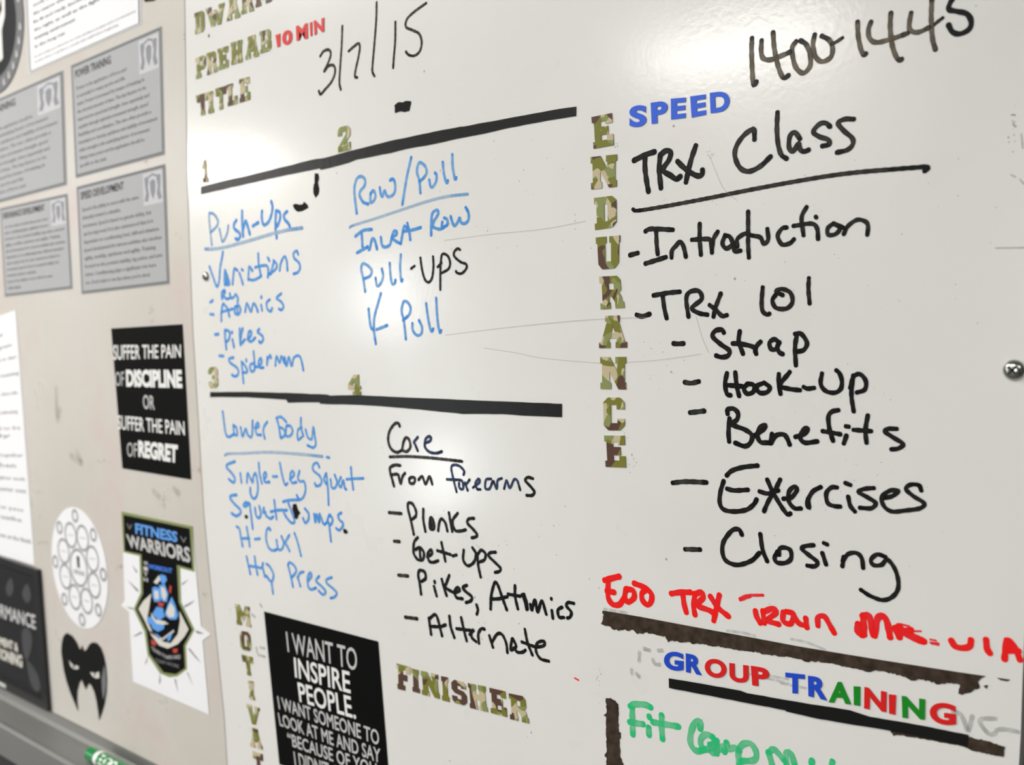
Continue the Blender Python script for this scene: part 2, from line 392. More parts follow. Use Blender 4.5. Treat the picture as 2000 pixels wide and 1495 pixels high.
H('blue marker word Atomics', 'B', 4.2, 380, 500, 6.667, '350,850 350,740 365,640; 375,620 430,690 455,790; 350,730 430,710 500,690; 530,660 525,740 570,765 600,710 580,650 540,660; 560,680 560,740; 660,730 680,620 715,690 735,725 770,620 810,680 825,730; 868,640 880,710; 870,530 870,548; 980,570 940,610 950,690 990,725 1010,680; 1130,490 1070,550 1130,600 1160,660 1130,705 1100,690', dens=.4)
H('blue marker word Pikes under Atomics', 'B', 4.4, 380, 500, 6.667, '268,1025 312,1020; 395,965 400,1080 415,1215; 400,970 450,980 460,1040 440,1100 410,1120; 490,990 490,1005; 495,1090 515,1190; 590,950 590,1060 600,1160; 628,945 605,1040 600,1150 655,1090; 690,1085 735,1040 735,980 705,1000 700,1090 740,1115 790,1065; 845,955 820,990 880,1040 895,1090 860,1135 840,1112', dens=.5)
H('blue marker word Spiderman', 'B', 4.3, 400, 680, 6.667, '190,103 245,105; 375,125 320,140 330,190 410,250 440,300 430,350 390,370 355,350; 480,180 490,300 505,455; 490,190 530,240 555,310 500,320; 540,150 542,172; 635,45 645,150 655,240 690,245; 640,200 592,220 600,300 645,290 650,210; 690,245 740,195 730,130 700,190 715,255 765,255; 812,220 815,120; 820,150 850,95 865,130; 920,230 935,110 975,190 1000,110 1040,200; 1040,120 1065,235 1095,120 1130,235 1160,130 1220,100 1255,150 1285,290', dens=.45)
H('blue marker heading Row/Pull', 'B', 5.2, 660, 290, 6.667, '245,845 225,680 215,520 245,400 300,365 350,400 350,480 290,560 285,620 330,700 395,725; 425,590 425,700 470,680 490,610 460,550 425,590; 545,510 560,600 580,630 605,550 640,620 690,625 740,570 745,470 720,400 680,415; 955,118 900,360 860,600 840,730; 1075,580 1060,420 1030,310 1045,210 1080,185 1140,240 1155,320 1110,390 1060,430; 1190,410 1205,490 1230,505 1275,440 1285,350 1265,320; 1365,180 1380,330 1415,450 1432,420; 1490,80 1495,240 1525,405 1542,380', dens=.12)
H('pale blue underline beneath Row/Pull', 'P', 4.4, 660, 290, 6.667, '155,1030 210,1000 500,910 800,810 1100,710 1400,630 1690,595', name='underline', dens=.1)
H('blue marker words Invert Row', 'B', 5.2, 660, 290, 6.667, '228,1145 330,1070 440,1055; 310,1110 320,1280; 250,1360 340,1310 385,1280; 385,1280 410,1320 445,1180 480,1200 510,1310; 560,1160 575,1260 620,1285 680,1250 705,1140; 705,1150 760,1125 765,1080 722,1090 717,1170 765,1215 820,1240; 820,1240 840,1120 865,1015 910,1050; 905,975 930,1090 943,1190; 850,1080 960,1065 1080,1030; 1215,1130 1215,1000 1230,850 1290,805 1308,850 1250,950 1240,1020 1330,1050 1420,1000; 1385,905 1425,930 1420,1000 1355,1020 1360,960; 1470,890 1490,960 1520,1010 1560,960 1585,905 1600,960 1650,980 1700,930 1700,840 1665,770', dens=.4)
H('blue marker word Pull before the black Ups', 'B', 4.8, 660, 470, 6.667, '355,665 330,500 305,380 320,305 380,320 440,390 420,460 340,500; 490,490 510,590 550,570 590,470 572,370; 675,295 685,450 705,560 740,560 750,515; 820,185 810,350 825,530 840,510', dens=.1)
H('black marker word Ups after the blue Pull', 'K', 4.6, 660, 470, 6.667, '955,365 1000,332; 1075,225 1095,370 1130,500 1180,545 1225,490 1245,350 1240,210; 1335,640 1335,450 1340,300 1360,180 1430,200 1462,290 1440,370 1360,420; 1300,345 1350,290; 1590,120 1560,105 1515,150 1520,210 1600,280 1672,310 1670,370 1610,430 1550,420 1540,400', dens=.8)
H('blue marker letter Y and word Pull', 'B', 4.9, 660, 470, 6.667, '400,890 410,1000 430,1130 470,1170; 560,690 520,830 475,1000 470,1170 495,1345; 505,1160 560,1140 640,1105; 885,1285 860,1050 830,920 855,800 900,800 945,870 930,960 850,1040; 970,1080 975,1170 1030,1235 1085,1215 1095,1130 1057,1040; 1150,820 1170,980 1200,1140 1225,1185 1240,1150; 1280,750 1290,950 1310,1130 1330,1200 1345,1170', dens=.25)
H('blue marker heading Lower Body', 'B', 4.3, 420, 790, 6.667, '100,95 120,250 140,380 180,425 240,395; 240,280 250,380 290,400 280,310 240,270; 335,300 360,420 400,320 430,400 480,415 490,215; 520,310 570,290 560,240 530,290 545,390 600,400; 680,230 640,290 630,360 650,445; 800,180 830,280 855,435; 800,180 860,165 930,230; 850,300 900,330 910,400 860,440; 930,290 920,400 970,415 1010,360 990,290 940,275; 1120,180 1120,300 1150,410; 1130,300 1080,340 1080,460 1130,430; 1180,330 1210,430 1260,450 1280,300 1300,420 1312,520 1280,565 1205,535', dens=.35)
H('pale blue underline beneath Lower Body', 'P', 4.2, 420, 790, 6.667, '130,665 180,645 400,638 700,625 1100,650 1400,680', name='underline', dens=.05)
H('blue marker words Single-Leg Squat', 'B', 4.3, 420, 790, 6.667, '1455,690 1490,696; 260,745 170,780 150,820 220,900 260,970 240,1020 180,975; 330,900 345,1020; 415,1020 425,900 460,960 490,1020 500,940 530,900 550,1000 560,1100 540,1200 500,1230 465,1170 460,1090; 570,765 580,900 610,1030; 640,980 670,930 655,885 632,930 650,1010 710,1012; 755,943 810,940; 845,765 870,900 910,1045 945,1030; 975,980 1030,920 1010,870 980,920 1000,1020 1060,1015; 1100,870 1080,960 1110,1005 1160,1010 1180,1110 1150,1210 1100,1240 1065,1185; 1360,820 1330,765 1280,790 1280,860 1360,930 1390,1000 1370,1050 1320,1065 1300,1030; 1440,910 1420,980 1450,1040; 1450,900 1470,1100 1480,1310; 1505,980 1520,1080 1560,1090 1590,1020 1560,920; 1640,950 1610,1030 1640,1080 1670,990 1690,1090 1712,1110; 1770,820 1780,950 1800,1110; 1715,978 1800,970 1930,965', dens=.4)
H('blue marker words Squat Jumps', 'B', 4.5, 430, 970, 6.667, '215,-20 150,-10 130,20 180,90 260,170 265,220 210,255 150,220; 380,90 330,80 305,120 340,130 380,90 400,220 425,420; 455,150 470,250 510,280 530,220 510,130; 570,150 560,210 590,200 600,250 660,290 690,262; 705,50 720,180 735,295; 660,200 760,180 870,180; 820,70 900,50 1030,45; 890,90 950,250 970,330 930,345 870,280 832,215; 1080,285 1110,345 1150,300 1150,220 1105,160; 1225,230 1240,340 1255,235 1290,340 1295,230 1350,360 1400,330; 1425,240 1400,310 1440,370 1465,300 1430,240; 1420,370 1445,585; 1580,215 1540,240 1550,300 1600,350 1590,400 1550,440 1512,415', dens=.45)
H('blue marker words H-Curl', 'B', 4.3, 430, 970, 6.667, '215,395 250,420 270,530 293,650; 345,400 370,540 385,650; 280,550 380,545; 455,558 518,550; 655,440 635,408 605,450 600,560 630,660 680,705 740,690; 735,570 755,680 800,690 830,610 800,520; 900,505 850,600 870,640 905,712; 970,480 1010,600 1055,775', dens=.3)
H('blue marker word Hip', 'B', 4.3, 430, 970, 6.667, '345,785 370,900 395,1012; 450,785 465,900 488,1018; 370,905 480,920 540,930 560,870; 555,930 583,1045; 605,880 650,920 695,1020 680,1100 650,1100 605,1035; 668,1110 690,1265', dens=.35)
H('blue marker word Press', 'B', 4.3, 430, 970, 6.667, '885,900 920,1040 950,1178; 885,890 910,860 970,910 990,980 935,1050; 1010,1050 1045,1168; 1010,1060 1040,1000 1085,982; 1140,1110 1190,1040 1175,990 1140,1060 1150,1180 1190,1212 1250,1190; 1290,1040 1250,1100 1330,1180 1375,1240 1340,1280 1285,1230; 1455,1055 1390,1080 1390,1130 1470,1200 1520,1260 1490,1310 1440,1325', dens=.35)
H('black marker heading Core', 'K', 5.2, 740, 800, 6.25, '255,205 240,170 190,180 130,270 115,380 150,480 220,525 280,500; 300,400 290,490 340,515 385,460 370,370 330,345 300,400')
H('navy end of the heading Core', 'D', 5.0, 740, 800, 6.25, '475,340 430,400 440,420 475,505; 565,410 620,390 640,350 610,330 570,370 565,460 620,520 700,535 770,515', dens=.3)
H('black underline beneath Core', 'K', 5.0, 740, 800, 6.25, '135,580 350,575 600,590 800,610 1015,635', name='underline', dens=.15)
H('black marker word From', 'K', 5.4, 740, 800, 6.25, '260,685 200,680 140,710 140,770 160,840 185,935; 150,800 220,790; 240,800 265,905 290,820 320,780; 370,850 380,900 430,900 440,840 400,830 370,850; 485,860 530,820 570,910 620,820 652,912', dens=.5)
H('navy marker word forearms', 'D', 4.8, 740, 800, 6.25, '950,1008 910,850 885,720 910,680 980,690 1040,750 1035,798; 832,855 950,860; 980,900 985,960 1030,970 1020,880 970,860; 1108,860 1060,920 1050,890 1085,990; 1150,955 1230,890 1220,850 1180,900 1200,970 1240,978; 1370,850 1310,860 1300,960 1350,970 1390,880; 1400,880 1440,970 1450,870 1500,842; 1530,968 1560,870 1600,960 1650,860 1690,870 1725,982', dens=.25)
H('black last letter s of forearms', 'K', 5.6, 740, 800, 6.25, '1880,845 1820,830 1790,870 1860,950 1900,1010 1870,1050 1805,1050', dens=.8)
H('dash before Planks', 'K', 5.6, 740, 970, 5, '100,158 220,168')
H('black marker word Planks', 'K', 5.6, 740, 970, 5, '342,372 315,240 285,120 290,65 330,75 362,140 362,190 330,222; 435,125 435,230 455,342; 500,220 500,310 540,315 530,230 505,210 515,300; 580,335 590,260 612,220 650,260 670,338; 685,160 700,250 717,342; 770,165 720,240 745,330 800,338 848,326; 930,215 880,220 865,260 920,320 958,370 948,395 908,405', dens=.7)
H('dash before Get-Ups', 'K', 5.6, 740, 970, 5, '150,438 203,442')
H('black marker word Get-Ups', 'K', 5.6, 740, 970, 5, '380,402 345,450 340,550 380,615 430,615 440,550 400,500 358,520; 400,520 405,590; 472,590 520,560 510,522 478,560 490,628 530,645 580,628; 612,450 635,560 650,632; 572,530 700,568; 722,582 758,572; 830,525 825,620 870,678 930,640 948,560 915,502; 960,560 972,680 995,788; 970,560 1000,525 1042,560 1032,618 980,642; 1142,545 1090,550 1072,580 1130,640 1188,700 1178,732 1135,743', dens=.75)
H('dash before Pikes in the core list', 'K', 5.8, 740, 970, 5, '192,770 285,778')
H('black marker word Pikes in the core list', 'K', 5.8, 740, 970, 5, '413,955 400,850 385,765 402,722 448,740 458,800 420,830; 545,830 547,842; 540,880 565,972; 615,810 640,900 662,968; 688,772 660,850 650,890 740,945; 748,940 790,920 770,888 742,930 760,988 818,1000; 860,868 820,890 850,930 908,980 898,1020 852,1038; 955,1060 968,1110 957,1150', dens=.8)
H('black marker word Atomics in the core list', 'K', 6.0, 740, 970, 5, '1092,1100 1100,960 1132,845 1160,860 1210,1000 1250,1108; 1092,1002 1170,1000 1255,980; 1330,872 1332,980 1358,1098; 1262,955 1380,975; 1400,960 1425,1020 1445,1105; 1418,955 1445,1040 1452,1100; 1480,1055 1495,1110 1525,1010 1552,1128 1592,1022 1635,1150; 1685,997 1685,1004; 1690,1115 1700,1190; 1790,1082 1750,1110 1760,1178 1808,1182; 1905,1045 1850,1037 1832,1070 1880,1130 1868,1178 1842,1188', dens=.85)
H('dash before Alternate', 'K', 5.8, 740, 970, 5, '258,1180 375,1195')
H('black marker letters Alter of Alternate', 'K', 5.8, 740, 970, 5, '512,1348 495,1230 490,1190; 500,1190 545,1155 570,1180 600,1290 618,1362; 510,1270 600,1272 652,1255; 690,1170 702,1270 738,1378; 805,1185 830,1300 858,1410; 760,1292 900,1310; 888,1350 930,1300 905,1330 910,1380 950,1418; 978,1435 972,1345 1000,1295 1032,1297', dens=.75)
H('black marker ending nate of Alternate', 'K', 5.8, 800, 1180, 6.25, '975,390 1018,530; 1005,470 1070,370 1130,375 1180,480 1195,595; 1250,430 1235,560 1300,520 1260,425; 1270,540 1320,590 1380,590 1415,565; 1408,312 1440,470 1500,625; 1370,465 1530,525; 1550,530 1640,510 1640,455 1560,480 1545,580 1600,670 1700,700', dens=.75)
H('black marker time 1400-1445 with the brownish lamp glow painted in', 'M', 9.4, 1430, 0, 4, '155,300 152,400 158,560 168,665 190,640; 230,318 227,400 242,455 300,468 400,430 455,405; 320,255 330,380 360,520 400,608 440,590; 500,325 470,370 475,450 500,530 555,572 608,520 610,430 580,350 535,318; 645,272 632,350 650,440 700,482 768,450 785,380 760,315 700,282; 980,172 985,280 1005,380 1028,428 1045,420; 1085,172 1065,230 1075,300 1130,332 1260,300 1370,260; 1240,102 1235,220 1250,350 1280,440 1308,472 1325,462; 1398,102 1385,180 1390,235 1450,253 1540,215; 1560,0 1555,150 1565,300 1588,388', dens=.1)
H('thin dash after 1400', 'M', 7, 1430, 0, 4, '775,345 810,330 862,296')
H('tail of the last 4 of the time', 'K', 7, 1430, 0, 4, '1560,210 1600,175 1645,140')
H('black last digit 5 of the time 1445', 'K', 10.5, 1430, 0, 4, '1730,-20 1700,30 1695,75 1760,90 1835,110 1868,170 1850,230 1780,265 1722,250 1690,195', dens=.9)
H('black marker word TRX in the heading', 'K', 10, 1140, 160, 5, '492,768 600,715 692,684; 600,720 600,850 620,1000 633,1070; 750,710 738,850 755,1035; 745,720 800,675 850,685 835,760 775,860 850,915 905,950 945,925; 1095,625 1050,760 1020,880 1000,978; 918,778 970,830 1050,890 1120,920 1160,900 1160,862', dens=.6)
H('black marker word Class', 'K', 9.5, 1430, 0, 4, '175,1090 172,1015 150,1015 90,1060 35,1140 22,1220 60,1310 130,1340 220,1300 300,1225; 355,880 350,1010 360,1130 385,1210 425,1240; 530,1085 490,1035 452,1065 445,1150 475,1185 520,1120 530,1165 560,1185 598,1172; 765,990 730,962 680,972 635,1030 680,1068 750,1092 758,1128 705,1142; 950,932 880,932 828,962 870,1020 938,1080 942,1130 900,1172 820,1192', dens=.35)
H('long black underline beneath TRX Class', 'K', 8, 1140, 160, 5, '482,1245 530,1258 800,1215 1200,1140 1600,1060 2000,985 2400,918 2700,881 3000,856 3200,840 3365,832 3330,872', name='underline', dens=.35)
H('black marker word Introduction', 'K', 8.4, 1140, 380, 3.33, '302,395 352,381; 402,240 440,224 580,230; 472,235 475,320 482,388; 402,450 450,435 535,408; 572,410 575,365 600,335 628,308 650,340 665,405; 755,192 755,290 763,392; 705,295 790,290 825,300 835,378; 835,360 845,290 872,243; 920,265 903,320 930,352 968,320 950,275 920,268; 968,320 985,370 1020,366; 1000,340 1000,290 1050,255 1085,265; 1070,112 1070,250 1070,330 1075,410; 1100,268 1150,280 1170,320 1200,295 1195,225; 1320,215 1290,222 1262,270 1290,325 1340,318 1368,292; 1450,82 1418,150 1430,265; 1365,205 1480,190 1518,220 1525,290; 1510,145 1513,150; 1625,188 1588,220 1592,262 1638,258 1668,220 1630,190 1700,222; 1692,258 1720,205 1780,165 1835,178 1850,210 1845,262', dens=.55)
H('dash before TRX 101', 'K', 8.4, 1140, 380, 3.33, '345,783 380,793 430,778')
H('black marker words TRX 101', 'K', 8.4, 1140, 380, 3.33, '455,657 540,642 625,633; 515,665 525,740 540,805; 682,795 668,680 690,635 748,628 768,680 705,738 750,772 805,782; 892,645 860,730 845,795; 820,720 860,750 900,790 932,785; 1165,605 1158,700 1165,760 1195,782 1208,776; 1295,655 1252,632 1290,615 1345,640 1358,700 1320,742 1252,738 1228,690 1250,652; 1465,545 1462,620 1470,710', dens=.6)
H('dash before Strap', 'K', 9, 1300, 620, 4, '62,205 95,208 140,205')
H('black marker word Strap', 'K', 9, 1300, 620, 4, '455,120 440,98 390,105 368,150 430,210 498,260 488,300 440,312 395,300; 580,110 572,190 605,285; 525,205 600,210 690,235 708,285; 700,270 712,225 742,192; 890,200 850,172 812,200 825,248 862,248 888,195; 872,240 890,275 915,288; 1028,130 1012,230 1018,375; 1012,130 1060,130 1105,200 1080,255 1032,268', dens=.7)
H('dash before Hook-Up', 'K', 8.8, 1300, 620, 4, '150,508 200,515 260,502')
H('black marker word Hook-Up', 'K', 8.8, 1300, 620, 4, '480,438 465,520 480,598 508,610; 545,432 555,530 575,615; 475,530 600,540; 640,520 612,560 640,598 688,580 690,530 642,520; 770,512 712,540 732,588 788,588 815,550 772,512; 885,445 885,520 898,598; 970,428 895,530 960,558 1050,570; 1080,545 1110,558 1160,552; 1222,440 1212,520 1250,575 1320,590 1368,560 1378,500 1360,440 1335,415; 1467,455 1452,600 1470,735; 1442,552 1470,465 1520,445 1565,500 1556,565 1495,588', dens=.8)
H('dash before Benefits', 'K', 9, 1300, 620, 4, '192,745 240,740 302,732')
H('black marker word Benefits', 'K', 9, 1300, 620, 4, '485,755 485,722 530,714 566,750 558,800 520,838 620,878 675,922 665,978 620,1008 545,982; 500,792 492,900 497,970; 690,930 760,880 782,842 740,862 717,920 742,975 800,980 822,985; 832,912 822,985 862,925 920,915 948,942 970,995; 1015,935 1090,908 1112,872 1080,875 1052,940 1090,980 1185,970; 1350,726 1300,738 1272,780 1282,880 1308,965; 1228,890 1365,914; 1410,852 1430,855; 1413,925 1393,985; 1580,768 1562,880 1570,980; 1470,880 1605,890; 1805,872 1740,872 1712,892 1780,940 1855,990 1820,1025 1765,1032', dens=.7)
H('dash before Exercises', 'K', 8.6, 1300, 880, 3.7, '52,235 150,226 295,232')
H('black marker word Exercises', 'K', 8.6, 1300, 880, 3.7, '442,182 480,147 560,122 665,110; 420,222 397,300 392,380 422,428 500,442 588,428 638,390 658,355; 445,278 500,290 595,285; 735,212 770,290 830,395 880,462 902,456; 828,212 790,290 742,370 712,440; 680,297 740,312 815,290; 852,350 910,340 950,285 930,262 892,300 892,370 932,418 978,420; 1030,350 1038,415 1022,380 1062,300 1122,265; 1238,268 1200,268 1162,310 1172,380 1220,403 1262,406; 1300,236 1335,250; 1320,335 1335,400 1368,442; 1505,272 1440,278 1395,300 1460,340 1518,380 1488,418 1405,415; 1560,350 1640,330 1682,292 1620,292 1562,340 1582,408 1640,442 1730,435 1840,418 1868,382 1790,330 1738,280 1770,248 1830,252 1848,290', dens=.7)
H('dash before Closing', 'K', 8.4, 1300, 880, 3.7, '142,715 250,717')
H('black marker word Closing', 'K', 8.4, 1300, 880, 3.7, '552,610 530,572 480,580 420,660 412,740 440,800 520,828 620,798 678,742; 685,605 702,720 735,802; 820,755 825,712 858,702 902,722 908,780 870,812 810,812 788,780 808,732; 1070,685 1010,692 985,712 1040,760 1098,808 1078,838 1025,833; 1145,670 1168,680; 1133,742 1160,825; 1288,770 1278,838; 1280,800 1320,750 1380,742 1418,780 1428,850; 1590,770 1530,752 1485,790 1502,828 1560,828 1600,790 1648,840 1678,920 1680,1000 1640,1058 1570,1082 1480,1052 1412,1008', dens=.7)
H('red marker word EOD', 'R', 10.5, 1150, 1110, 4, '125,95 180,80 238,66; 155,90 150,170 155,240 190,285 240,285 275,235; 142,180 198,190; 290,165 282,230 310,265 355,230 345,175 290,165; 355,120 430,150 488,200 488,260 460,288 422,255 415,200 445,168', dens=.7)
H('red marker word TRX beside EOD', 'R', 10.5, 1150, 1110, 4, '645,200 720,190 795,190; 735,205 745,280 762,345; 830,200 820,300 830,365; 830,205 880,190 895,230 850,290 940,330 985,358; 1020,212 1000,300 977,410; 950,222 1010,310 1092,378', dens=.6)
H('smeared red bar of the word Train', 'R', 5.5, 1150, 1110, 4, '1180,240 1240,215 1360,212; 1185,250 1260,222', dens=.1)
H('red marker word Train, half wiped', 'R', 10.5, 1150, 1110, 4, '1302,335 1312,380 1340,430; 1360,335 1372,430; 1362,345 1440,315 1462,350 1400,408 1485,440; 1520,345 1520,415 1578,435 1598,360 1545,340; 1600,365 1640,430 1690,450; 1695,392 1705,465; 1790,450 1792,385 1840,378 1880,440 1918,508', dens=.55)
H('red marker word Materials, half wiped', 'R', 13, 1580, 1121, 4.762, '458,470 450,530 498,570; 505,390 512,565; 500,395 560,400 600,570; 610,575 640,415 695,400 730,460 755,590; 805,505 842,590; 835,490 880,530 950,525; 840,590 870,545 1000,612 1070,630', dens=.5)
H('red marker smear inside Materials', 'R', 4, 1580, 1121, 4.762, '960,535 1040,535; 850,468 930,488; 1130,612 1180,622; 1130,640 1205,648; 1140,650 1205,662; 970,560 1060,600', dens=.1)
H('red marker letters UIA at the board edge', 'R', 12.5, 1580, 1121, 4.762, '1325,622 1360,675 1430,692 1495,675 1508,618; 1648,615 1657,700 1682,738; 1840,620 1825,740 1820,795; 1850,620 1890,650 1935,730 1962,800; 1830,715 1950,720; 1870,630 1880,700', dens=.6)
H('green marker word Fit', 'G', 11, 1160, 1346, 5, '355,170 400,150 500,155 555,180; 375,195 375,265 378,350 380,445; 350,325 480,345; 540,270 542,278; 535,378 538,450; 662,258 660,360 670,490; 575,325 690,345 825,368', dens=.25)
H('green marker words Camp M, cut by the frame', 'G', 11.5, 1160, 1346, 5, '1038,390 1038,320 985,335 945,440 947,540 1000,605 1080,595; 1160,470 1095,445 1045,490 1052,560 1110,590 1190,515; 1200,505 1200,630; 1135,545 1160,630 1260,560 1275,615; 1295,525 1310,590 1375,575 1420,605; 1420,750 1412,620 1450,545 1530,535 1585,620 1565,695 1440,705; 1705,620 1742,745; 1712,618 1760,590 1860,700; 1882,745 1882,622 1930,640 1962,750; 2125,730 2130,700; 2325,735 2330,710', dens=.2)
H('erased grey ghost letters left of Group', 'L', 7, 1150, 1110, 4, '398,655 395,730; 500,710 520,750 560,755; 335,790 340,830; 370,820 400,855; 430,630 480,645; 540,645 580,645')
H('erased grey ghost letters right of Training', 'L', 9, 1850, 1200, 5.067, '60,965 140,1000 200,1150; 250,1010 215,1150; 480,1035 340,1040 340,1100 420,1190 480,1180; 490,1150 560,1140 700,1165', dens=.3)
H('grey smears between the brown strip and Training', 'L', 5, 1150, 1110, 4, '1080,490 1200,505 1300,530; 1580,555 1700,580 1850,640; 1410,840 1560,870; 1700,940 1500,900; 1260,830 1560,900; 120,320 300,350', dens=.0)
H('fine dark scratch marks curving across the middle', 'C', 1.1, 0, 0, 1, '870,655 950,645 1040,635 1150,625 1262,620; 945,680 1010,690 1060,700 1180,710 1240,707 1290,703 1370,692; 868,470 960,458 1060,448 1145,432; 1385,302 1400,340 1415,370 1440,392; 1360,618 1372,660 1385,690', name='scratch')
H('grey scuff marks near the right edge', 'L', 3, 0, 0, 1, '1978,236 1982,248; 1995,262 1998,290; 1975,342 1984,346; 1992,350 2000,360; 1945,485 2000,484', dens=.5)
H('grey smudge around the MOTIVAT column', 'L', 4, 440, 1150, 5.556, '380,170 400,200; 290,280 325,310; 340,640 350,700; 380,640 430,650; 360,720 435,742', dens=.3)
H('tiny red dot left of the brown strip', 'R', 3, 0, 0, 1, '1123,1325 1130,1329', dens=.3)
P_ = lambda label, key, w, ox, oy, s, txt, **k: write(WP, label, key, w, ox, oy, s, txt, **k)
def specks(parent, label, x, y, w, h, n, m, r=1.2):
    V, F = [], []
    for k in range(n):
        c = board(x+random.gauss(0, w/2), y+random.gauss(0, h/2)); rr = r*random.uniform(.4, 1.2)/pxm(x, y); n0 = len(V)
        for q in range(6):
            a = q*math.pi/3+random.random()*.6; V.append((c[0]+rr*random.uniform(.6, 1.3)*math.cos(a), -.00015-k*2e-6, c[1]+rr*random.uniform(.6, 1.5)*math.sin(a)))
        F.append(tuple(range(n0, n0+6)))
    tag(mk('adhesive_specks', V, F, m, parent), label, kind='stuff')
M_tan = mat('old_adhesive', (.30, .24, .15), .8, 0, .2); M_pit = mat('dark_pits', (.05, .045, .04), .8, 0, .2)
for x, y, w, h, n in ((295, 604, 5, 14, 12), (298, 628, 3, 6, 4), (320, 985, 3, 26, 16), (388, 920, 4, 8, 8), (285, 316, 4, 8, 6), (400, 1162, 12, 4, 10), (78, 1060, 14, 4, 12), (231, 1108, 12, 5, 14), (200, 902, 16, 5, 8), (78, 962, 18, 6, 8), (361, 75, 2, 12, 4)):
    specks(WP, 'cluster of brown adhesive specks on the worn board', x, y, w, h, n, M_tan)
for x, y, w, h, n, r in ((1205, 280, 8, 8, 8, .8), (1300, 700, 60, 60, 16, .8), (1235, 905, 12, 20, 10, .9), (1222, 855, 3, 18, 10, .7), (1650, 500, 300, 260, 60, .8), (1000, 400, 200, 200, 36, .8), (1700, 900, 220, 160, 46, .8), (1170, 1330, 6, 50, 14, .9), (1390, 390, 20, 14, 10, .7), (1390, 300, 16, 10, 12, .7), (1978, 260, 12, 50, 12, 1.6), (950, 1100, 180, 120, 40, .8), (405, 68, 4, 4, 1, 3)):
    specks(WB, 'tiny dark pits in the glossy surface', x, y, w, h, n, M_pit, r)
P_('faint pink and violet wiped ink on the worn board', 'T', 9, 0, 0, 1, '110,760 112,820 118,800; 138,890 160,905 150,885; 300,960 312,972; 340,955 350,965', name='ink_stain', dens=0)
flat('dark_trim_mark', [(278, -8), (310, -8), (302, 2), (284, 4)], M_resid, WP)['label'] = 'dark residue mark at the top edge'

# ------------------------------------------------------------------ tape and residue
def rough_poly(P, amp, seg, keep=None):
    out = []
    for i in range(len(P)):
        a = np.array(P[i], float); b = np.array(P[(i+1) % len(P)], float); out.append(tuple(a))
        if keep and i in keep: continue
        n = int(np.linalg.norm(b-a)/seg); nn = np.array([-(b-a)[1], (b-a)[0]])/max(np.linalg.norm(b-a), 1e-6)
        for k in range(1, n): out.append(tuple(a+(b-a)*k/n+nn*random.uniform(-amp, amp)))
    return out
o = flat('tape_strip', rough_poly([(393, 365), (404, 362), (444, 352), (486, 343), (560, 325), (616, 311), (633, 309), (680, 296), (760, 276), (850, 257), (903, 247), (905, 247.6), (950, 239), (1010, 228), (1075, 216), (1126, 208.5), (1125.5, 227), (1068, 236), (985, 252), (947, 261), (900, 270), (850, 281), (795, 291), (764, 299), (696, 312), (682, 318), (660, 324), (627, 332), (625, 329), (560, 342), (480, 360), (393, 380)], .4, 14), M_black, th=.0004)
tag(o, 'upper black tape strip below the numbers 1 and 2, sloping up to the right', 'tape')
o = flat('tape_strip', rough_poly([(411, 766), (480, 765.5), (560, 767.5), (640, 771), (645, 773), (700, 772), (760, 775), (830, 778), (895, 781), (1000, 785), (1098, 789), (1098, 815), (1020, 812), (980, 809), (905, 809), (820, 800), (760, 795), (700, 791), (626, 789), (625, 786), (600, 786), (563, 787), (560, 781), (480, 776), (411, 776)], .35, 14), M_black, th=.0004)
tag(o, 'lower black tape strip between Spiderman and Lower Body, below the numbers 3 and 4', 'tape')
o = flat('tape_strip', rough_poly([(1307.5, 1325), (1380, 1337), (1447, 1349), (1460, 1354), (1570, 1373), (1660, 1387), (1700, 1400), (1800, 1417), (1892.5, 1435.5), (1890, 1457.5), (1800, 1439), (1735, 1426), (1601, 1404), (1537, 1389.5), (1535, 1387), (1400, 1361), (1308, 1343.5)], .35, 14), M_black, yb=-.0008, th=.0004)
tag(o, 'black tape strip underlining the words GROUP TRAINING', 'tape')
o = flat('tape_residue', rough_poly([(1178, 1193), (1250, 1205), (1340, 1222), (1470, 1246), (1560, 1263), (1650, 1278), (1730, 1291), (1800, 1302), (1870, 1313), (1925, 1321), (1910, 1333), (1914, 1343), (1900, 1350), (1880, 1358), (1872, 1355), (1875, 1338), (1850, 1334), (1836, 1337), (1800, 1328), (1780, 1330), (1760, 1320), (1725, 1311), (1690, 1312), (1670, 1306), (1620, 1296), (1585, 1291), (1580, 1294), (1545, 1284), (1500, 1279), (1480, 1275), (1438, 1269), (1400, 1263), (1340, 1255), (1310, 1252), (1305, 1255), (1300, 1243), (1260, 1236), (1245, 1239), (1238, 1231), (1200, 1231), (1188, 1223), (1174, 1219), (1178, 1205)], 1.8, 4, set(range(0, 9))), M_resid)
tag(o, 'long ragged brown tape residue strip below the red EOD TRX writing', 'tape residue')
for q, lb in (([(1947, 1324), (1960, 1326), (1973, 1328), (1968, 1331), (1955, 1329)], 'small dark residue flake right of the long brown strip'), ([(1921, 1340), (1930, 1338), (1927, 1346)], 'tiny dark residue speck at the ragged end of the brown strip')):
    tag(flat('tape_residue', q, M_resid), lb, 'tape residue')
o = flat('tape_residue', rough_poly([(1184, 1364), (1193, 1364), (1202, 1369), (1208, 1376), (1208, 1400), (1209, 1430), (1213, 1432), (1213, 1442), (1210, 1445), (1212, 1480), (1218, 1492), (1218, 1540), (1186, 1540), (1185, 1480), (1181, 1477), (1185, 1470), (1184, 1400), (1179, 1398), (1185, 1393)], 1.0, 4), M_resid)
tag(o, 'vertical brown tape residue strip left of the green writing', 'tape residue')
o = flat('tape_residue', rough_poly([(1735, 1420), (1890, 1440), (1925, 1447), (1963, 1459), (1960, 1479), (1900, 1467), (1870, 1455), (1850, 1452), (1780, 1440), (1755, 1436), (1745, 1438)], 1.2, 4), M_resid)
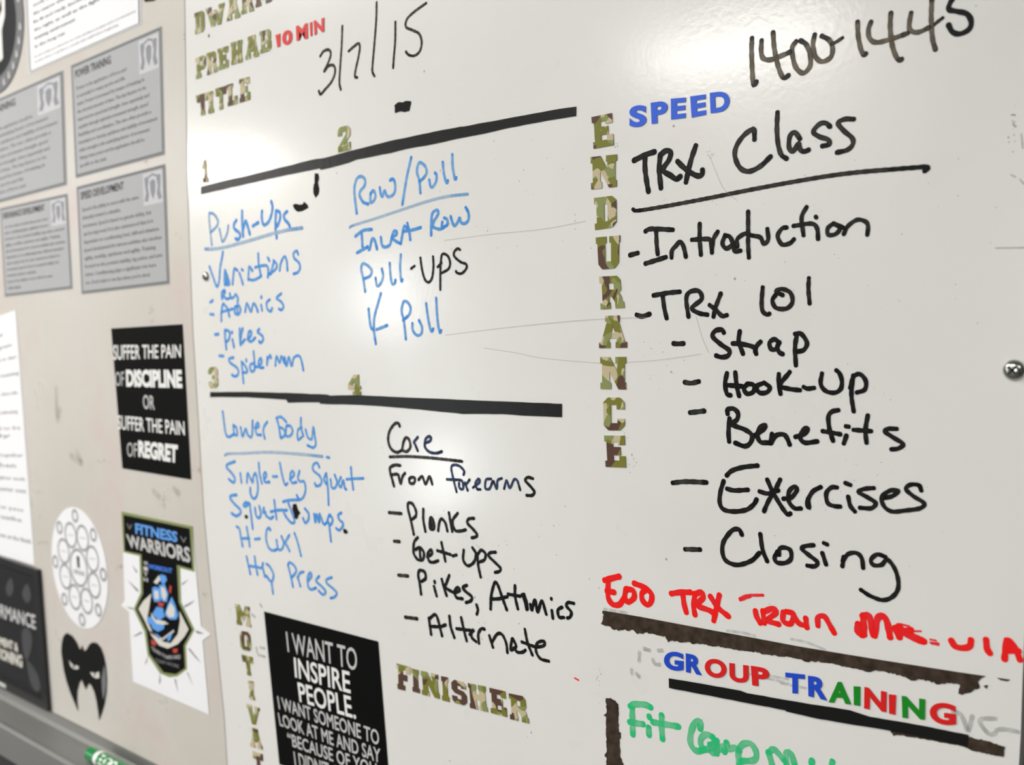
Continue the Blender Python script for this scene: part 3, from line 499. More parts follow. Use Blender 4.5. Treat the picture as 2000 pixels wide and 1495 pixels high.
tag(o, 'dark brown residue sticking out right of the GROUP TRAINING underline tape', 'tape residue')
o = flat('tape_residue', rough_poly([(615, 338), (622, 339), (623, 350), (621, 357), (624, 367), (622, 380), (617, 387), (613, 378), (612, 368), (615, 355)], .8, 3), M_blot)
tag(o, 'short vertical dark residue sliver hanging under the upper tape strip', 'tape residue')
o = flat('tape_residue', rough_poly([(572, 401), (577, 398), (585, 400), (592, 399), (594, 394), (601, 400), (603, 406), (592, 412), (582, 414), (575, 408)], .6, 3), M_blot)
tag(o, 'black moustache-shaped residue spot right of Push-Ups', 'tape residue')
o = flat('tape_residue', rough_poly([(771, 206), (778, 200), (788, 200), (793, 197), (803, 198), (802, 207), (800, 217), (792, 219), (782, 218), (772, 221)], .6, 3), M_blot)
tag(o, 'black rectangular residue spot under the date', 'tape residue')
for q, lb in (([(573, 985), (579, 984), (582, 995), (587, 1002), (583, 1007), (581, 1014), (577, 1013), (575, 1004), (572, 995)], 'black residue sliver inside the blue word Jumps'),
              ([(479, 1006), (483, 1006), (485, 1010), (482, 1014), (479, 1011)], 'small black dot residue under the word Squat'),
              ([(671, 1033), (676, 1034), (680, 1039), (677, 1043), (672, 1041)], 'small black dot residue after the word Jumps')):
    tag(flat('tape_residue', q, M_blot, yb=-.0006), lb, 'tape residue')

# ------------------------------------------------------------------ sticker letters
G = {
'E': [[(0,0),(10,0),(10,5),(7,5),(7,3),(4.2,3),(4.2,5.3),(7.8,5.3),(7.8,9),(4.2,9),(4.2,11.2),(6.6,11.2),(6.6,9.9),(10,9.9),(10,14),(0,14),(0,11.3),(1,11.3),(1,2.8),(0,2.8)]],
'F': [[(0,0),(6,0),(6,2.8),(4.4,2.8),(4.4,5.3),(7.6,5.3),(7.6,8.8),(4.4,8.8),(4.4,11.2),(7,11.2),(7,9.6),(10,9.6),(10,14),(0,14),(0,11.3),(1,11.3),(1,2.8),(0,2.8)]],
'N': [[(0,0),(4.2,0),(4.2,2.8),(3.6,2.8),(3.6,7.5),(7,0),(9.9,0),(9.9,3),(9.4,3),(9.4,11.2),(10,11.2),(10,14),(5.9,14),(5.9,11.2),(6.4,11.2),(6.4,8),(3.8,14),(0,14),(0,11.2),(.7,11.2),(.7,2.8),(0,2.8)]],
'D': [[(0,0),(8,0),(10,2.2),(10,12),(8,14),(0,14),(0,11.2),(1,11.2),(1,2.8),(0,2.8)],[(4.5,3.2),(6,3.2),(6,10.8),(4.5,10.8)]],
'U': [[(2.2,0),(7.8,0),(9.6,2.2),(9.6,11.2),(10,11.2),(10,14),(5.6,14),(5.6,11.2),(6.3,11.2),(6.3,3.2),(3.8,3.2),(3.8,11.2),(4.4,11.2),(4.4,14),(0,14),(0,11.2),(.6,11.2),(.6,2.2)]],
'R': [[(0,0),(4.3,0),(4.3,2.6),(3.9,2.6),(3.9,5.2),(5,5.2),(6.3,2.6),(6.3,0),(10,0),(10,2.8),(9.4,2.8),(9,5.5),(8.2,6.8),(9.2,8),(9.2,12.2),(7.8,14),(0,14),(0,11.2),(1,11.2),(1,2.6),(0,2.6)],[(4,8.2),(6.2,8.2),(6.2,10.9),(4,10.9)]],
'A': [[(0,0),(4,0),(4,2.6),(3.5,2.6),(3.8,4.2),(6.2,4.2),(6.5,2.6),(6,2.6),(6,0),(10,0),(10,2.6),(9.3,2.6),(7.2,11.4),(7.5,11.4),(7.5,14),(2.2,14),(2.2,11.4),(2.8,11.4),(.8,2.6),(0,2.6)],[(4.4,6.7),(5.7,6.7),(5.05,9.6)]],
'C': [[(2.2,0),(7.8,0),(10,2.2),(10,5),(6.6,5),(6.6,3.1),(3.6,3.1),(3.6,10.9),(6.3,10.9),(6.3,9),(10,9),(10,12),(7.8,14),(2.2,14),(0,12),(0,2.2)]],
'M': [[(0,0),(3.6,0),(3.6,2.6),(3,2.6),(3,8.5),(5,3),(7,8.5),(7,2.6),(6.4,2.6),(6.4,0),(10,0),(10,2.6),(9.5,2.6),(9.5,11.4),(10,11.4),(10,14),(7,14),(5,8.5),(3,14),(0,14),(0,11.4),(.5,11.4),(.5,2.6),(0,2.6)]],
'O': [[(2.2,0),(7.8,0),(10,2.2),(10,11.8),(7.8,14),(2.2,14),(0,11.8),(0,2.2)],[(3.8,3),(6.2,3),(6.2,11),(3.8,11)]],
'T': [[(2.8,0),(7.2,0),(7.2,2.6),(6.7,2.6),(6.7,11),(7.4,11),(7.4,9),(10,9),(10,14),(0,14),(0,9),(2.6,9),(2.6,11),(3.3,11),(3.3,2.6),(2.8,2.6)]],
'I': [[(0,0),(10,0),(10,2.8),(8.4,2.8),(8.4,11.2),(10,11.2),(10,14),(0,14),(0,11.2),(1.6,11.2),(1.6,2.8),(0,2.8)]],
'V': [[(3.6,0),(6.4,0),(9.3,11.4),(10,11.4),(10,14),(6,14),(6,11.4),(6.4,11.4),(5,5.5),(3.6,11.4),(4,11.4),(4,14),(0,14),(0,11.4),(.7,11.4)]],
'W': [[(2,0),(4.2,0),(5,4.5),(5.8,0),(8,0),(9.6,11.4),(10,11.4),(10,14),(7,14),(7,11.4),(7.3,11.4),(6.8,6),(5.8,11),(4.2,11),(3.2,6),(2.7,11.4),(3,11.4),(3,14),(0,14),(0,11.4),(.4,11.4)]],
'H': [[(0,0),(4.4,0),(4.4,2.6),(4,2.6),(4,5.5),(6,5.5),(6,2.6),(5.6,2.6),(5.6,0),(10,0),(10,2.6),(9.4,2.6),(9.4,11.4),(10,11.4),(10,14),(5.6,14),(5.6,11.4),(6,11.4),(6,8.6),(4,8.6),(4,11.4),(4.4,11.4),(4.4,14),(0,14),(0,11.4),(.6,11.4),(.6,2.6),(0,2.6)]],
'L': [[(0,0),(10,0),(10,5.5),(7,5.5),(7,3),(4.6,3),(4.6,11.4),(5.8,11.4),(5.8,14),(0,14),(0,11.4),(1,11.4),(1,2.6),(0,2.6)]],
'P': [[(0,0),(5.4,0),(5.4,2.6),(4.2,2.6),(4.2,5),(8,5),(10,7),(10,12),(8,14),(0,14),(0,11.4),(1,11.4),(1,2.6),(0,2.6)],[(4.2,7.8),(6.6,7.8),(6.6,11.2),(4.2,11.2)]],
'B': [[(0,0),(8,0),(10,2),(10,6),(9,7),(9.6,8.2),(9.6,12.2),(8,14),(0,14),(0,11.4),(1,11.4),(1,2.6),(0,2.6)],[(4,2.8),(6.4,2.8),(6.4,5.6),(4,5.6)],[(4,8.2),(6.2,8.2),(6.2,11.2),(4,11.2)]],
'S': [[(2,0),(8,0),(10,2),(10,6),(8,8.2),(3.8,9),(3.8,11),(6.4,11),(6.4,9.8),(9.6,9.8),(9.6,12.4),(8,14),(2,14),(0,12),(0,8.2),(2,6.2),(6.4,5.4),(6.4,3),(3.4,3),(3.4,4.4),(0,4.4),(0,2)]],
'1': [[(1,0),(9.5,0),(9.5,2.8),(7.4,2.8),(7.4,14),(4.5,14),(0,10.5),(0,8),(3.6,9.2),(3.6,2.8),(1,2.8)]],
'2': [[(0,0),(10,0),(10,4.6),(7,4.6),(7,3.2),(5,3.2),(10,8.4),(10,12),(8,14),(2,14),(0,12),(0,9),(3.3,9),(3.3,11),(6.4,11),(6.4,9.2),(0,2.6)]],
'3': [[(2,0),(8,0),(10,2),(10,6),(8.8,7.1),(10,8.2),(10,12),(8,14),(2,14),(0,12),(0,9.6),(3.4,9.6),(3.4,11),(6.4,11),(6.4,8.5),(4,8.5),(4,5.8),(6.4,5.8),(6.4,3),(3.4,3),(3.4,4.6),(0,4.6),(0,2)]],
'4': [[(3.6,0),(10,0),(10,2.4),(8.6,2.4),(8.6,3.6),(10,3.6),(10,6.2),(8.6,6.2),(8.6,14),(4.6,14),(0,7),(0,3.6),(5.2,3.6),(5.2,2.4),(3.6,2.4)],[(3,6.2),(5.2,6.2),(5.2,10)]],
}
ORD = ['first', 'second', 'third', 'fourth', 'fifth', 'sixth', 'seventh', 'eighth', 'ninth']
def camo_word(chars, quads, ox, oy, s, where, group, num=False):
    for i, (ch, q) in enumerate(zip(chars, quads)):
        ox_, oy_, s_ = (ox, oy, s) if len(q) == 4 else q[4]
        V, F = curve_mesh(G[ch], .1)
        o = mk('number_sticker' if num else 'letter_sticker', quadmap(V, Q(q[:4], ox_, oy_, s_), -.0004, .00035, (0, 10, 0, 14)), F, M_camo)
        if num: tag(o, where[i], 'sticker', group)
        else: tag(o, 'camouflage sticker letter %s, %s %s' % (ch, ORD[i], where), 'sticker', group)
camo_word('END', [[(80,345),(278,305),(298,618),(100,655)], [(72,735),(328,708),(328,1025),(78,1052)], [(105,1135),(322,1108),(325,1415),(115,1448)]], 1140, 160, 5, 'from the top of the vertical word ENDURANCE', 'camouflage letters of ENDURANCE')
_o = ORD; ORD = ['fourth', 'fifth', 'sixth']
camo_word('URA', [[(80,280),(240,266),(235,478),(92,490)], [(103,535),(250,527),(268,738),(113,748)], [(105,790),(280,786),(284,997),(103,1000)]], 1140, 380, 3.33, 'from the top of the vertical word ENDURANCE', 'camouflage letters of ENDURANCE')
ORD = ['seventh', 'eighth', 'ninth']
camo_word('NCE', [[(115,287),(368,287),(370,605),(118,600)], [(145,683),(352,685),(356,1005),(150,1003)], [(153,1055),(352,1057),(368,1368),(168,1360)]], 1150, 640, 5, 'from the top of the vertical word ENDURANCE', 'camouflage letters of ENDURANCE')
ORD = _o
camo_word('MOTIVAT', [[(108,165),(265,200),(285,422),(130,388)], [(160,455),(270,475),(290,685),(172,660)], [(180,715),(300,745),(310,955),(215,930)], [(248,998),(310,1010),(325,1215),(268,1200)], [(235,1250),(375,1295),(380,1490),(250,1460)],
    [(270,1503),(385,1538),(410,1751),(275,1713)], [(300,1763),(408,1798),(425,2013),(320,1983)]], 440, 1150, 5.556, 'from the top of the vertical word MOTIVAT', 'camouflage letters of the MOTIVAT column')
camo_word('FINISHER', [[(-156,725),(12,770),(15,1075),(-144,1035)], [(28,788),(112,808),(130,1092),(42,1068)], [(140,815),(350,862),(375,1160),(158,1105)], [(388,880),(470,898),(493,1198),(402,1175)], [(512,915),(695,965),(708,1248),(525,1200)], [(715,965),(930,1008),(960,1320),(742,1268)], [(978,1022),(1172,1068),(1195,1382),(1000,1330)], [(1215,1090),(1430,1135),(1463,1460),(1232,1405)]], 800, 1180, 6.25, 'from the left in the word FINISHER', 'camouflage letters of FINISHER')
camo_word('DWARM', [[(42,105),(118,78),(122,245),(48,270)], [(130,70),(275,20),(275,180),(150,220)], [(290,10),(395,-30),(398,135),(295,168)], [(402,-45),(500,-80),(505,85),(408,115)], [(515,-95),(640,-140),(645,10),(520,62)]], 370, 0, 4, 'from the left in the top row DWARM', 'camouflage letters of the top row')
camo_word('PREHAB', [[(50,458),(130,425),(133,590),(55,620)], [(135,418),(215,395),(222,560),(140,590)], [(222,385),(305,358),(308,525),(232,550)], [(325,335),(415,310),(418,485),(330,510)], [(435,300),(545,260),(545,440),(440,470)], [(550,250),(640,222),(643,395),(558,420)]], 370, 0, 4, 'from the left in the word PREHAB', 'camouflage letters of PREHAB')
camo_word('TITLE', [[(55,748),(145,722),(145,890),(75,910)], [(145,722),(185,710),(195,880),(152,890)], [(205,695),(290,670),(285,845),(220,868)], [(295,665),(375,640),(378,812),(302,832)], [(392,622),(470,600),(478,778),(395,805)]], 370, 0, 4, 'from the left in the word TITLE', 'camouflage letters of TITLE')
nums = ['camouflage number 1 sticker above the left end of the upper black tape', 'camouflage number 2 sticker above the middle of the upper black tape', 'camouflage number 3 sticker above the left end of the lower black tape', 'camouflage number 4 sticker standing on the middle of the lower black tape']
for ch, lb, q, (ox, oy, s) in (('1', nums[0], [(100,85),(175,75),(190,375),(105,380)], (380,300,6.667)), ('2', nums[1], [(1160,1000),(1258,975),(1262,1170),(1165,1192)], (370,0,4)), ('3', nums[2], [(48,255),(170,240),(180,515),(55,525)], (400,680,6.667)), ('4', nums[3], [(1868,350),(2035,345),(2040,612),(1872,606)], (400,680,6.667))):
    camo_word(ch, [q], ox, oy, s, [lb], 'camouflage section numbers', True)
def plain(ch, col, q, ox, oy, s, label, group, bold=.045):
    V, F = text_mesh(ch, bold, .02, 6)
    o = mk('letter_sticker', quadmap(V, Q(q, ox, oy, s), -.0004, .0003), F, col); tag(o, label, 'sticker', group)
for i, (ch, q) in enumerate(zip('SPEED', [[(450,238),(620,222),(615,432),(450,450)], [(658,205),(822,182),(825,392),(668,412)], [(855,165),(1003,153),(998,352),(858,370)], [(1043,143),(1197,122),(1197,322),(1058,350)], [(1235,108),(1428,85),(1428,285),(1243,308)]])):
    plain(ch, M_spblue, q, 1140, 160, 5, 'blue sticker letter %s, %s from the left in the word SPEED' % (ch, ORD[i]), 'blue letters of SPEED')
for i, (ch, q) in enumerate(zip('10MIN', [[(675,275),(712,262),(712,362),(690,372)], [(728,245),(806,228),(806,345),(728,358)], [(835,205),(925,180),(928,302),(840,322)], [(942,178),(960,172),(962,280),(948,285)], [(972,165),(1055,138),(1055,248),(980,275)]])):
    plain(ch, M_red, q, 370, 0, 4, 'small red sticker %s, %s from the left in 10 MIN' % (ch, ORD[i]), 'red characters of 10 MIN')
GT = [('G',M_blue,'blue','first in the word GROUP',[(590,645),(742,660),(742,808),(590,790)]), ('R',M_blue,'blue','second in the word GROUP',[(760,665),(890,690),(885,838),(762,812)]), ('O',M_red,'red','third in the word GROUP',[(908,698),(1078,722),(1078,868),(910,845)]), ('U',M_red,'red','fourth in the word GROUP',[(1100,740),(1250,762),(1252,905),(1103,882)]), ('P',M_red,'red','last in the word GROUP',[(1268,762),(1412,785),(1412,935),(1280,915)]), ('T',M_blue,'blue','first in the word TRAINING',[(1538,815),(1690,832),(1690,985),(1540,972)]), ('R',M_blue,'blue','second in the word TRAINING',[(1715,840),(1865,860),(1865,1035),(1718,1000)])]
for ch, m, cn, wh, q in GT: plain(ch, m, q, 1150, 1110, 4, '%s sticker letter %s, %s' % (cn, ch, wh), 'coloured letters of GROUP TRAINING')
GT = [('A',M_green,'green','third in the word TRAINING',[(185,1000),(395,1012),(395,1215),(185,1195)]), ('I',M_green,'green','fourth in the word TRAINING',[(418,1045),(480,1050),(478,1230),(420,1220)]), ('N',M_red,'red','fifth in the word TRAINING',[(518,1052),(725,1100),(722,1288),(515,1252)]), ('I',M_red,'red','sixth in the word TRAINING',[(745,1120),(812,1128),(805,1312),(748,1300)]), ('N',M_green,'green','seventh in the word TRAINING',[(865,1135),(1083,1168),(1080,1358),(872,1338)]), ('G',M_red,'red','last in the word TRAINING',[(1125,1185),(1370,1215),(1370,1418),(1125,1385)])]
for ch, m, cn, wh, q in GT: plain(ch, m, q, 1580, 1121, 4.762, '%s sticker letter %s, %s' % (cn, ch, wh), 'coloured letters of GROUP TRAINING')

# ------------------------------------------------------------------ screws
def screw(px, py, ph_rot, label, rad):
    c = board(px, py); V = []; F = []; N = 24; prof = [(1., 0), (1., .12), (.92, .32), (.74, .5), (.5, .62), (.25, .67)]
    for r, h in prof:
        for k in range(N):
            a = 2*math.pi*k/N; V.append((c[0]+rad*r*math.cos(a), -.0001-h*rad, c[1]+rad*r*math.sin(a)))
    for i in range(len(prof)-1):
        for k in range(N): F.append((i*N+k, i*N+(k+1) % N, (i+1)*N+(k+1) % N, (i+1)*N+k))
    F.append(tuple((len(prof)-1)*N+k for k in range(N)))
    o = mk('screw', V, F, M_steel, smooth=True); tag(o, label, 'screw', 'steel screws holding the board')
    cr = []
    for a0 in (ph_rot, ph_rot+math.pi/2):
        ux, uz = math.cos(a0), math.sin(a0); vx, vz = -uz, ux
        L, w = .52*rad, .11*rad; n = len(cr)
        for y in (-.60*rad, -.70*rad):
            for a, b in ((-1, -1), (1, -1), (1, 1), (-1, 1)): cr.append((c[0]+ux*L*a+vx*w*b, y, c[1]+uz*L*a+vz*w*b))
    mk('cross_recess', cr, [f for n in (0, 8) for f in ((n, n+1, n+2, n+3), (n+4, n+7, n+6, n+5), (n, n+4, n+5, n+1), (n+1, n+5, n+6, n+2), (n+2, n+6, n+7, n+3), (n+3, n+7, n+4, n))], M_slot, o)
screw(403, 540, .5, 'steel round-head screw beside the blue word Variations', .0058)
screw(1981, 723, .8, 'steel cross-head screw near the right edge of the board', .0068)

# ------------------------------------------------------------------ grey information sheets
def lerpq(q, u0, u1, v0, v1):
    """sub-quad of q; u to the right, v downwards"""
    f = lambda u, v: (1-u)*(1-v)*q[0]+u*(1-v)*q[1]+u*v*q[2]+(1-u)*v*q[3]
    return [f(u0, v0), f(u1, v0), f(u1, v1), f(u0, v1)]
def plate(name, q, m, parent, y0, th):
    V = [(p[0], y, p[1]) for y in (y0, y0-th) for p in q]
    return mk(name, V, [(0, 1, 2, 3), (7, 6, 5, 4), (0, 4, 5, 1), (1, 5, 6, 2), (2, 6, 7, 3), (3, 7, 4, 0)], m, parent)
def border(q, m, parent, y, u0, u1, v0, v1, tu, tv):
    V, F = [], []
    for a in ((u0, u1, v0, v0+tv), (u0, u1, v1-tv, v1), (u0, u0+tu, v0+tv, v1-tv), (u1-tu, u1, v0+tv, v1-tv)):
        n = len(V); V += [(p[0], y, p[1]) for p in lerpq(q, *a)]; F.append((n, n+1, n+2, n+3))
    return mk('border_print', V, F, m, parent)
def disc_poly(c, rx, rz, n=28, a0=0): return [(c[0]+rx*math.cos(a0+2*math.pi*k/n), c[1]+rz*math.sin(a0+2*math.pi*k/n)) for k in range(n)]
def mflat(name, loops, m, parent, yb, th):
    """flat piece from outlines given in board metres"""
    c = np.mean(np.array(loops[0]), axis=0); K = 100.
    V, F = curve_mesh([[((x-c[0])*K, (y-c[1])*K) for x, y in L] for L in loops], .01)
    return mk(name, [(x/K+c[0], yb if z < 0 else yb-th, y/K+c[1]) for x, y, z in V], F, m, parent)
def crest(q, parent, y):
    plate('logo_ground', q, M_lcream, parent, y, .0001)
    P = lambda L: [tuple(lerpq(q, u, u, v, v)[0]) for u, v in L]
    y -= .00015
    # a small shield held between two scrolled ribbons, flared at the feet
    for L in ([(.08,.15),(.2,.1),(.3,.22),(.24,.45),(.3,.7),(.22,.9),(.05,.86),(.14,.62),(.1,.38)], [(.92,.15),(.8,.1),(.7,.22),(.76,.45),(.7,.7),(.78,.9),(.95,.86),(.86,.62),(.9,.38)],
              [(.36,.3),(.5,.22),(.64,.3),(.62,.62),(.5,.86),(.38,.62)], [(.25,.12),(.5,.04),(.75,.12),(.72,.19),(.5,.11),(.28,.19)]):
        mflat('crest_print', [P(L)], M_lcrest, parent, y, .00005)
def sheet(q4, label, head, lines, grp, y=-.0004):
    q = Q(q4); c = np.mean(np.array(q), axis=0)
    o = plate('information_sheet', q, M_grey, None, y, .0003); tag(o, label, 'sheet', grp)
    y1 = y-.00035
    border(q, M_line, o, y1, .006, .994, .006, .994, .016, .022)
    if head: lettering('heading', head, lerpq(q, .05, .05+.03*len(head), .06, .13), M_head, o, y1, .0001, .02, 2)
    crest(lerpq(q, .77, .97, .04, .31), o, y1)
    n = len(lines); mx = max(len(l) for l in lines)
    for i, l in enumerate(lines):
        v = .205+i*(.75/n); w = .88*len(l)/mx
        if v < .31: w = min(w, .66)
        lettering('text_line', l, lerpq(q, .06, .06+w, v, v+.46/n), M_text, o, y1, .0001, .015, 1)
    return o
body1 = ['Power is the application of force and', 'is essential to many sports and life', 'tasks. Power is increased by means of training in', 'the shortest amount of time. The key factors to be', 'improved are speed and strength, done separately and', 'together through explosive movement strength, speed', 'flexibility and coordination. The two often provide a', 'foundation to develop quickness and stability of movement', 'while strength is the underlying factor of movement.', 'Always train power and the application should be', 'specific to the task.']
body2 = ['Speed is the ability to move with the same', 'intensity toward a stimulus.', 'movement. Speed is based on genetic ability, but', 'can be improved. It is also understood that it is', 'dependent on conditioning level, skill and situation.', 'Speed development for various activities also involves', 'agility, mobility, quickness and agility. Training', 'focused on the postural stability, leg action, and arm', 'action. Conditioning plays a significant role here', 'too. Don\'t wait to run fast when you\'re tired.']
grp = 'grey information sheets on the worn board'
sheet([(139,128),(316,51),(322,302),(148.5,348)], 'grey printed sheet headed POWER TRAINING, upper right of the four', 'POWER TRAINING', body1, grp)
sheet([(-72,224),(124,137),(131,361),(-66,413)], 'grey printed sheet at the left edge, upper left of the four', 'STRENGTH TRAINING', [l[::1] for l in body1[::-1]], grp)
sheet([(150,365),(323,320),(331.5,555),(160,575)], 'grey printed sheet headed SPEED DEVELOPMENT, lower right of the four', 'SPEED DEVELOPMENT', body2, grp)
sheet([(0,407),(132,378),(142,564),(10,580)], 'grey printed sheet headed ENDURANCE DEVELOPMENT, lower left of the four', 'ENDURANCE DEVELOPMENT', body2[::-1]+['of the whole.'], grp)
# white sheet at the very top
q = Q([(46,-110),(272,-240),(277,47),(57.5,144)])
o = plate('information_sheet', q, M_paper, None, -.0004, .0003); tag(o, 'white printed sheet cut by the top of the photo, above the POWER TRAINING sheet', 'sheet')
border(q, M_line, o, -.00078, .008, .992, .006, .994, .012, .008)
tl = ['power speed agility endurance', 'the body is what we train first and', 'build it up, and move on to the hard', 'work, one session at a time, all through', 'the season with a clear goal', 'Be fit and ready, knowing, preparing, planning,', 'the right, as well as the fight', 'training environment', 'in the long run']
for i, l in enumerate(tl):
    v = .30+.063*i; lettering('text_line', l, lerpq(q, .07, .07+min(.0195*len(l), .9), v, v+.032), M_head, o, -.00078, .0001, .02, 1)
lettering('text_line', 'the above listing is produced for use of the unit fitness program and is not intended as', lerpq(q, .06, .96, .885, .905), M_text, o, -.00078, .0001, .01, 1)
lettering('text_line', 'medical advice or guidance; consult with staff before beginning', lerpq(q, .06, .82, .925, .945), M_text, o, -.00078, .0001, .01, 1)
# narrow white sheet on the left edge
q = Q([(-60,640),(31,606),(68.5,1104),(-45,1072)])
o = plate('information_sheet', q, M_paper, None, -.0004, .0003); tag(o, 'large white typed page at the left edge, above the black framed poster', 'sheet')
for v, e, l in ((.07,.72,'Purpose and goals'),(.12,.88,'of the program'),(.17,.95,'What to expect in class'),(.235,.97,'each week of training'),(.31,.94,'during the block,'),(.385,.9,'please note the following'),(.45,.93,'you need to be'),(.48,.75,'early'),(.56,.94,'warm up together'),(.60,.8,'and then'),(.655,.95,'start with lighter work'),(.70,.95,'before heavier sets'),(.78,.88,'keep your pace'),(.82,.84,'and breathe'),(.90,.97,'and cool down at the finish')):
    lettering('text_line', l, lerpq(q, .05, e, v, v+.018), M_text, o, -.00078, .0001, .01, 1)

# ------------------------------------------------------------------ round black emblem at the top left
c = np.array(board(-10, 50)); R = float(board(48, 42)[0]-c[0])
o = mflat('round_emblem', [disc_poly(c, R, R, 64)], M_dkgrey, None, -.0004, .0004); tag(o, 'round black and grey skull emblem at the top left corner', 'emblem')
mflat('grey_ring', [disc_poly(c, R*.99, R*.99, 64), disc_poly(c, R*.76, R*.76, 64)], M_line, o, -.00085, .0001)
sk = [(-.42,.30),(-.38,.55),(-.15,.72),(.15,.72),(.38,.55),(.42,.30),(.38,.05),(.24,-.12),(.22,-.52),(.1,-.56),(.08,-.3),(.03,-.3),(.02,-.58),(-.1,-.56),(-.12,-.3),(-.16,-.3),(-.2,-.52),(-.24,-.12),(-.38,.05)]
mflat('skull_print', [[(c[0]+x*R, c[1]+y*R) for x, y in sk], [(c[0]+R*x, c[1]+R*y) for x, y in [(.08,.12),(.3,.34),(.3,.16),(.12,.04)]], [(c[0]+R*x, c[1]+R*y) for x, y in [(-.08,.12),(-.3,.34),(-.3,.16),(-.12,.04)]]], M_pwhite, o, -.00085, .0001)
for k in range(28):
    a = 2*math.pi*k/28; p = c+R*.88*np.array([math.cos(a), math.sin(a)]); d = R*.035
    if k % 7: mflat('ring_mark', [[(p[0]-d, p[1]-d*1.4), (p[0]+d, p[1]-d*1.4), (p[0]+d*.4, p[1]+d*1.4), (p[0]-d*.4, p[1]+d*1.4)]], M_lgrey, o, -.00098, .00005)

# ------------------------------------------------------------------ black slogan posters
def poster(pq, label, lines, ox=0, oy=0, s=1.):
    o = plate('slogan_poster', Q(pq, ox, oy, s), M_pblack, None, -.0004, .0004); tag(o, label, 'poster')
    for t, m, b, qq in lines: lettering('lettering', t, Q(qq[:4], *(qq[4] if len(qq) > 4 else (ox, oy, s))), m, o, -.00085, .0001, b, 3)
    return o
poster([(218,642),(357,633.5),(374,937),(240,915)], 'black slogan poster reading SUFFER THE PAIN OF DISCIPLINE', [
    ('SUFFER THE PAIN', M_pwhite, .012, [(222,674),(354.5,673),(354.5,699),(223,703.5)]),
    ('OF', M_psilver, 0., [(226,727),(243,726),(243.5,755),(227,754)]),
    ('DISCIPLINE', M_pwhite, .05, [(247,722),(356,722),(357.5,759),(248,756)]),
    ('OR', M_psilver, .01, [(280,771),(302,773),(303.5,801),(281,799)]),
    ('SUFFER THE PAIN', M_pwhite, .012, [(230.5,811),(361,823),(362.5,851),(231.5,839)]),
    ('OF', M_psilver, 0., [(249,864),(269,866),(269,894),(249.5,892)]),
    ('REGRET', M_pwhite, .05, [(271,860),(348.5,869),(348,905.5),(271.5,893)])])
z2 = (440, 1300, 5.556)
poster([(425,248),(1662,575),(1800,2300),(592,1905)], 'black slogan poster reading I WANT TO INSPIRE PEOPLE', [
    ('I WANT TO', M_psilver, .006, [(662,462),(1432,650),(1440,898),(685,688)]),
    ('INSPIRE', M_pwhite, .014, [(748,742),(1355,900),(1368,1142),(765,965)]),
    ('PEOPLE.', M_pwhite, .014, [(788,1012),(1405,1178),(1428,1420),(815,1230)]),
    ('I WANT SOMEONE TO', M_psilver, .012, [(568,330),(1672,705),(1678,872),(590,475), z2]),
    ('LOOK AT ME AND SAY', M_psilver, .012, [(575,510),(1688,905),(1692,1065),(600,655), z2]),
    ('\u201cBECAUSE OF YOU', M_psilver, .012, [(675,725),(1648,1062),(1655,1225),(690,865), z2]),
    ('I DIDN\u2019T GIVE UP\u201d', M_psilver, .012, [(745,930),(1590,1215),(1600,1380),(765,1090), z2])], 440, 1150, 5.556)

# ------------------------------------------------------------------ FITNESS WARRIORS sheet
zf = (200, 980, 3.56)
fl = lambda name, pts, m, par, y, th=.0001, holes=(): flat(name, pts, m, par, y, th, *zf, holes=holes)
o = fl('fitness_print', [(137,70),(625,172),(652,480),(690,868),(755,925),(700,965),(745,1482),(216,1252),(188,765),(132,722),(158,690)], M_paper, None, -.0004, .0003)
tag(o, 'white sheet with a black FITNESS WARRIORS emblem, beside the seam', 'sheet')
y = -.00075
fl('olive_outline', [(135,68),(628,172),(645,490),(545,462),(552,700),(645,890),(585,1005),(592,1165),(525,1215),(470,1222),(405,1195),(318,1065),(296,905),(220,748),(270,635),(262,378),(150,352)], M_olive, o, y)
fl('black_emblem', [(150,92),(612,188),(630,470),(522,440),(535,702),(628,892),(570,1000),(578,1158),(515,1200),(430,1188),(332,1058),(312,900),(237,745),(287,640),(276,366),(160,342)], M_pblack, o, y-.00015)
y2 = y-.0003
L2 = lambda t, q, m, b=0.: lettering('lettering', t, Q(q, *zf), m, o, y2, .0001, b, 3)
L2('FITNESS', [(232,148),(527,210),(527,285),(235,225)], M_plblue, .035)
L2('WARRIORS', [(168,225),(612,318),(618,428),(185,318)], M_psilver, .03)
L2('WORKOUT', [(322,432),(490,465),(490,500),(325,465)], M_pdblue, .05)
for i, ch in enumerate('WITH'): L2(ch, [(290,412+i*38),(320,418+i*38),(322,446+i*38),(292,440+i*38)], M_psilver, .03)
L2('V', [(172,150),(212,160),(212,200),(176,190)], M_logo); L2('V', [(545,240),(590,250),(590,290),(550,280)], M_logo)
fl('cream_crescent', [(345,640),(290,690),(255,745),(300,830),(345,930),(400,1000),(460,1022),(530,990),(575,940),(605,888),(560,800),(540,760),(545,830),(530,920),(480,985),(430,975),(350,905),(315,820),(330,740)], M_cream, o, y2)
fl('grey_band', [(330,895),(420,950),(500,890),(505,905),(425,965),(335,912)], M_lgrey, o, y2)
